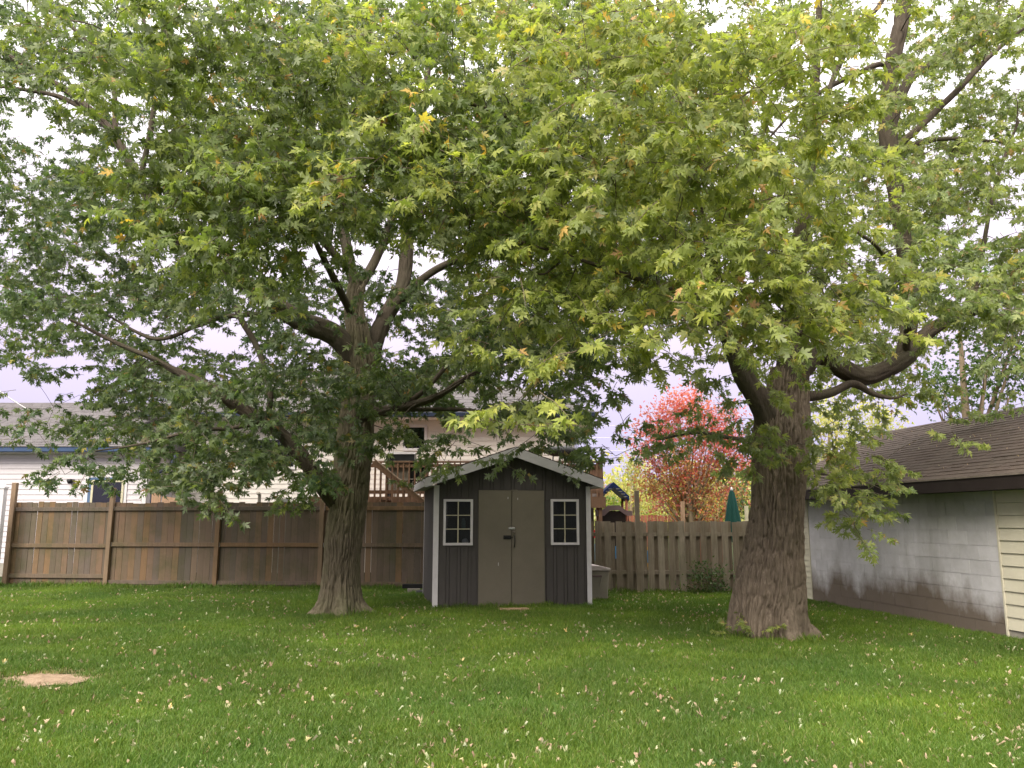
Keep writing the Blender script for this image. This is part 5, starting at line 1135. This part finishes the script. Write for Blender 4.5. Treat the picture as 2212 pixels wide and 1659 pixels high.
fyl = 18.15+(Xg+1.55)*(19.06-18.15)/(-11.6+1.55); nf_ = np.where(Xg < -1.4, np.abs(Yg-fyl+.12), np.where(Xg > 1.6, np.abs(Yg-17.65), 9)); sc_ = sc_*np.where((nf_ < .22) & (rng.random(n_) < .6), rng.uniform(1.3, 2.3, n_), 1)
nt_ = np.minimum(np.hypot(Xg-base1[0], Yg-base1[1])-.45, np.hypot(Xg-base2[0], Yg-base2[1])-.68); sc_ = sc_*np.where((nt_ < .15) & (rng.random(n_) < .5), rng.uniform(1.2, 2.0, n_), 1)
ns_ = np.where((u_[k] > -.1) & (u_[k] < SW+.1) & (v_[k] > -.15), rng.uniform(.9, 1.8, n_), 1); sc_ = sc_*ns_
scatter('grass', pts[~dry], rots[~dry], sc_[~dry], gcol, 6, tone[~dry], None, kind='stuff', label='short green lawn grass covering the yard', category='grass')
scatter('dry_grass', pts[dry], rots[dry], sc_[dry], scol, 4, tone[dry], None, kind='stuff', label='dry straw coloured grass ringing the bare patch', category='grass')

# ---------------- fallen leaves ----------------
def curled(seed):
    r_ = random.Random(seed); v, fs_ = leaf_geo(([(0, 0), (.12, .1), (.16, .3), (.30, .42), (.16, .5), (.14, .75), (0, 1.1)] if seed % 2 else HALFS), r_.uniform(-.9, .9), r_.uniform(-.9, 1.0)); a = r_.uniform(.8, 2.4); out = []
    for q in v: out.append(Vector((q.x, (q.y-.45)*math.cos(a*q.x), q.z*1.2+.35*math.sin(a*3*(q.y-.45))+.12*math.sin(9*q.x+seed)))*.05)
    m_ = MB(); m_.add(out, fs_, True); me = m_.mesh('fallen_leaf', M['fallen']); set_lc(me, [seed/9.]*len(out)); return me
fl_me = [curled(s) for s in range(9)]; fcol = proto_collection('fallen', fl_me)
n_ = 9500
Yf = 4.2+14.0*rng.random(n_)**1.15; Xf = (rng.random(n_)*2-1)*(Yf*.68+.5)
keep = vnoise(Xf*1.6, Yf*1.1, 0, 31)*.6+vnoise(Xf*5, Yf*5, 0, 32)*.55 > .50+.25*rng.random(n_)-.12
keep &= (np.hypot(Xf-base2[0], Yf-base2[1]) > .7) & (np.hypot(Xf-base1[0], Yf-base1[1]) > .5)
u_ = (Xf-SL.x)*math.cos(SYAW)+(Yf-SL.y)*math.sin(SYAW); v_ = -(Xf-SL.x)*math.sin(SYAW)+(Yf-SL.y)*math.cos(SYAW); keep &= ~((u_ > -.1) & (u_ < SW+.1) & (v_ > -.2))
keep &= ((Xf-GA.x)*(-gd.y)+(Yf-GA.y)*gd.x)*side < -.2
Xf, Yf = Xf[keep], Yf[keep]; n_ = len(Xf); o_ = np.argsort(Yf); Xf, Yf = Xf[o_], Yf[o_]
zf = rng.uniform(.022, .05, n_); rf3 = np.column_stack([rng.normal(0, .28, n_), rng.normal(0, .28, n_), rng.uniform(0, 6.28, n_)]); sf = rng.uniform(.5, 1.15, n_)**1.0
print('fallen', n_)
inview = [i for i in range(n_) if Yf[i] > 5.2 and abs(Xf[i])/Yf[i] < .66][:300]
ivs = set(inview)
for i in inview:
    where = 'on the left of the near lawn by the bare patch' if Xf[i] < -1.6 else 'on the near lawn straight in front of the shed' if Xf[i] < 1.6 else 'on the right of the near lawn before the massive trunk'
    o = thing('fallen_leaf', 'curled dry leaf lying '+where, 'leaf', (Xf[i], Yf[i], zf[i]), 0, 'dry leaves scattered '+where, me=fl_me[int(rng.integers(9))])
    o.rotation_euler = tuple(rf3[i]); o.scale = (sf[i],)*3
rest = np.array([i for i in range(n_) if i not in ivs])
scatter('leaf_litter', np.column_stack([Xf, Yf, zf])[rest], rf3[rest], sf[rest], fcol, 9, None, None, kind='stuff', label='countless small pale fallen leaves across the lawn', category='leaves')
# leaves lying on the garage roof
P_ = []; Rt = Matrix.Rotation(gyaw, 3, 'Z')
for _ in range(170):
    x = rng.uniform(-1, 9); y = rng.uniform(-.2, RR-.2); p = GA+Rt @ Vector((x, y*side, 0)); P_.append((p.x, p.y, rzg(y)+.03))
scatter('roof_leaf_litter', P_, rng.uniform(-.6, .6, (len(P_), 3)), rng.uniform(.3, .6, len(P_)), fcol, 9, None, None, kind='stuff', label='pale fallen leaves scattered on the brown garage roof', category='leaves')
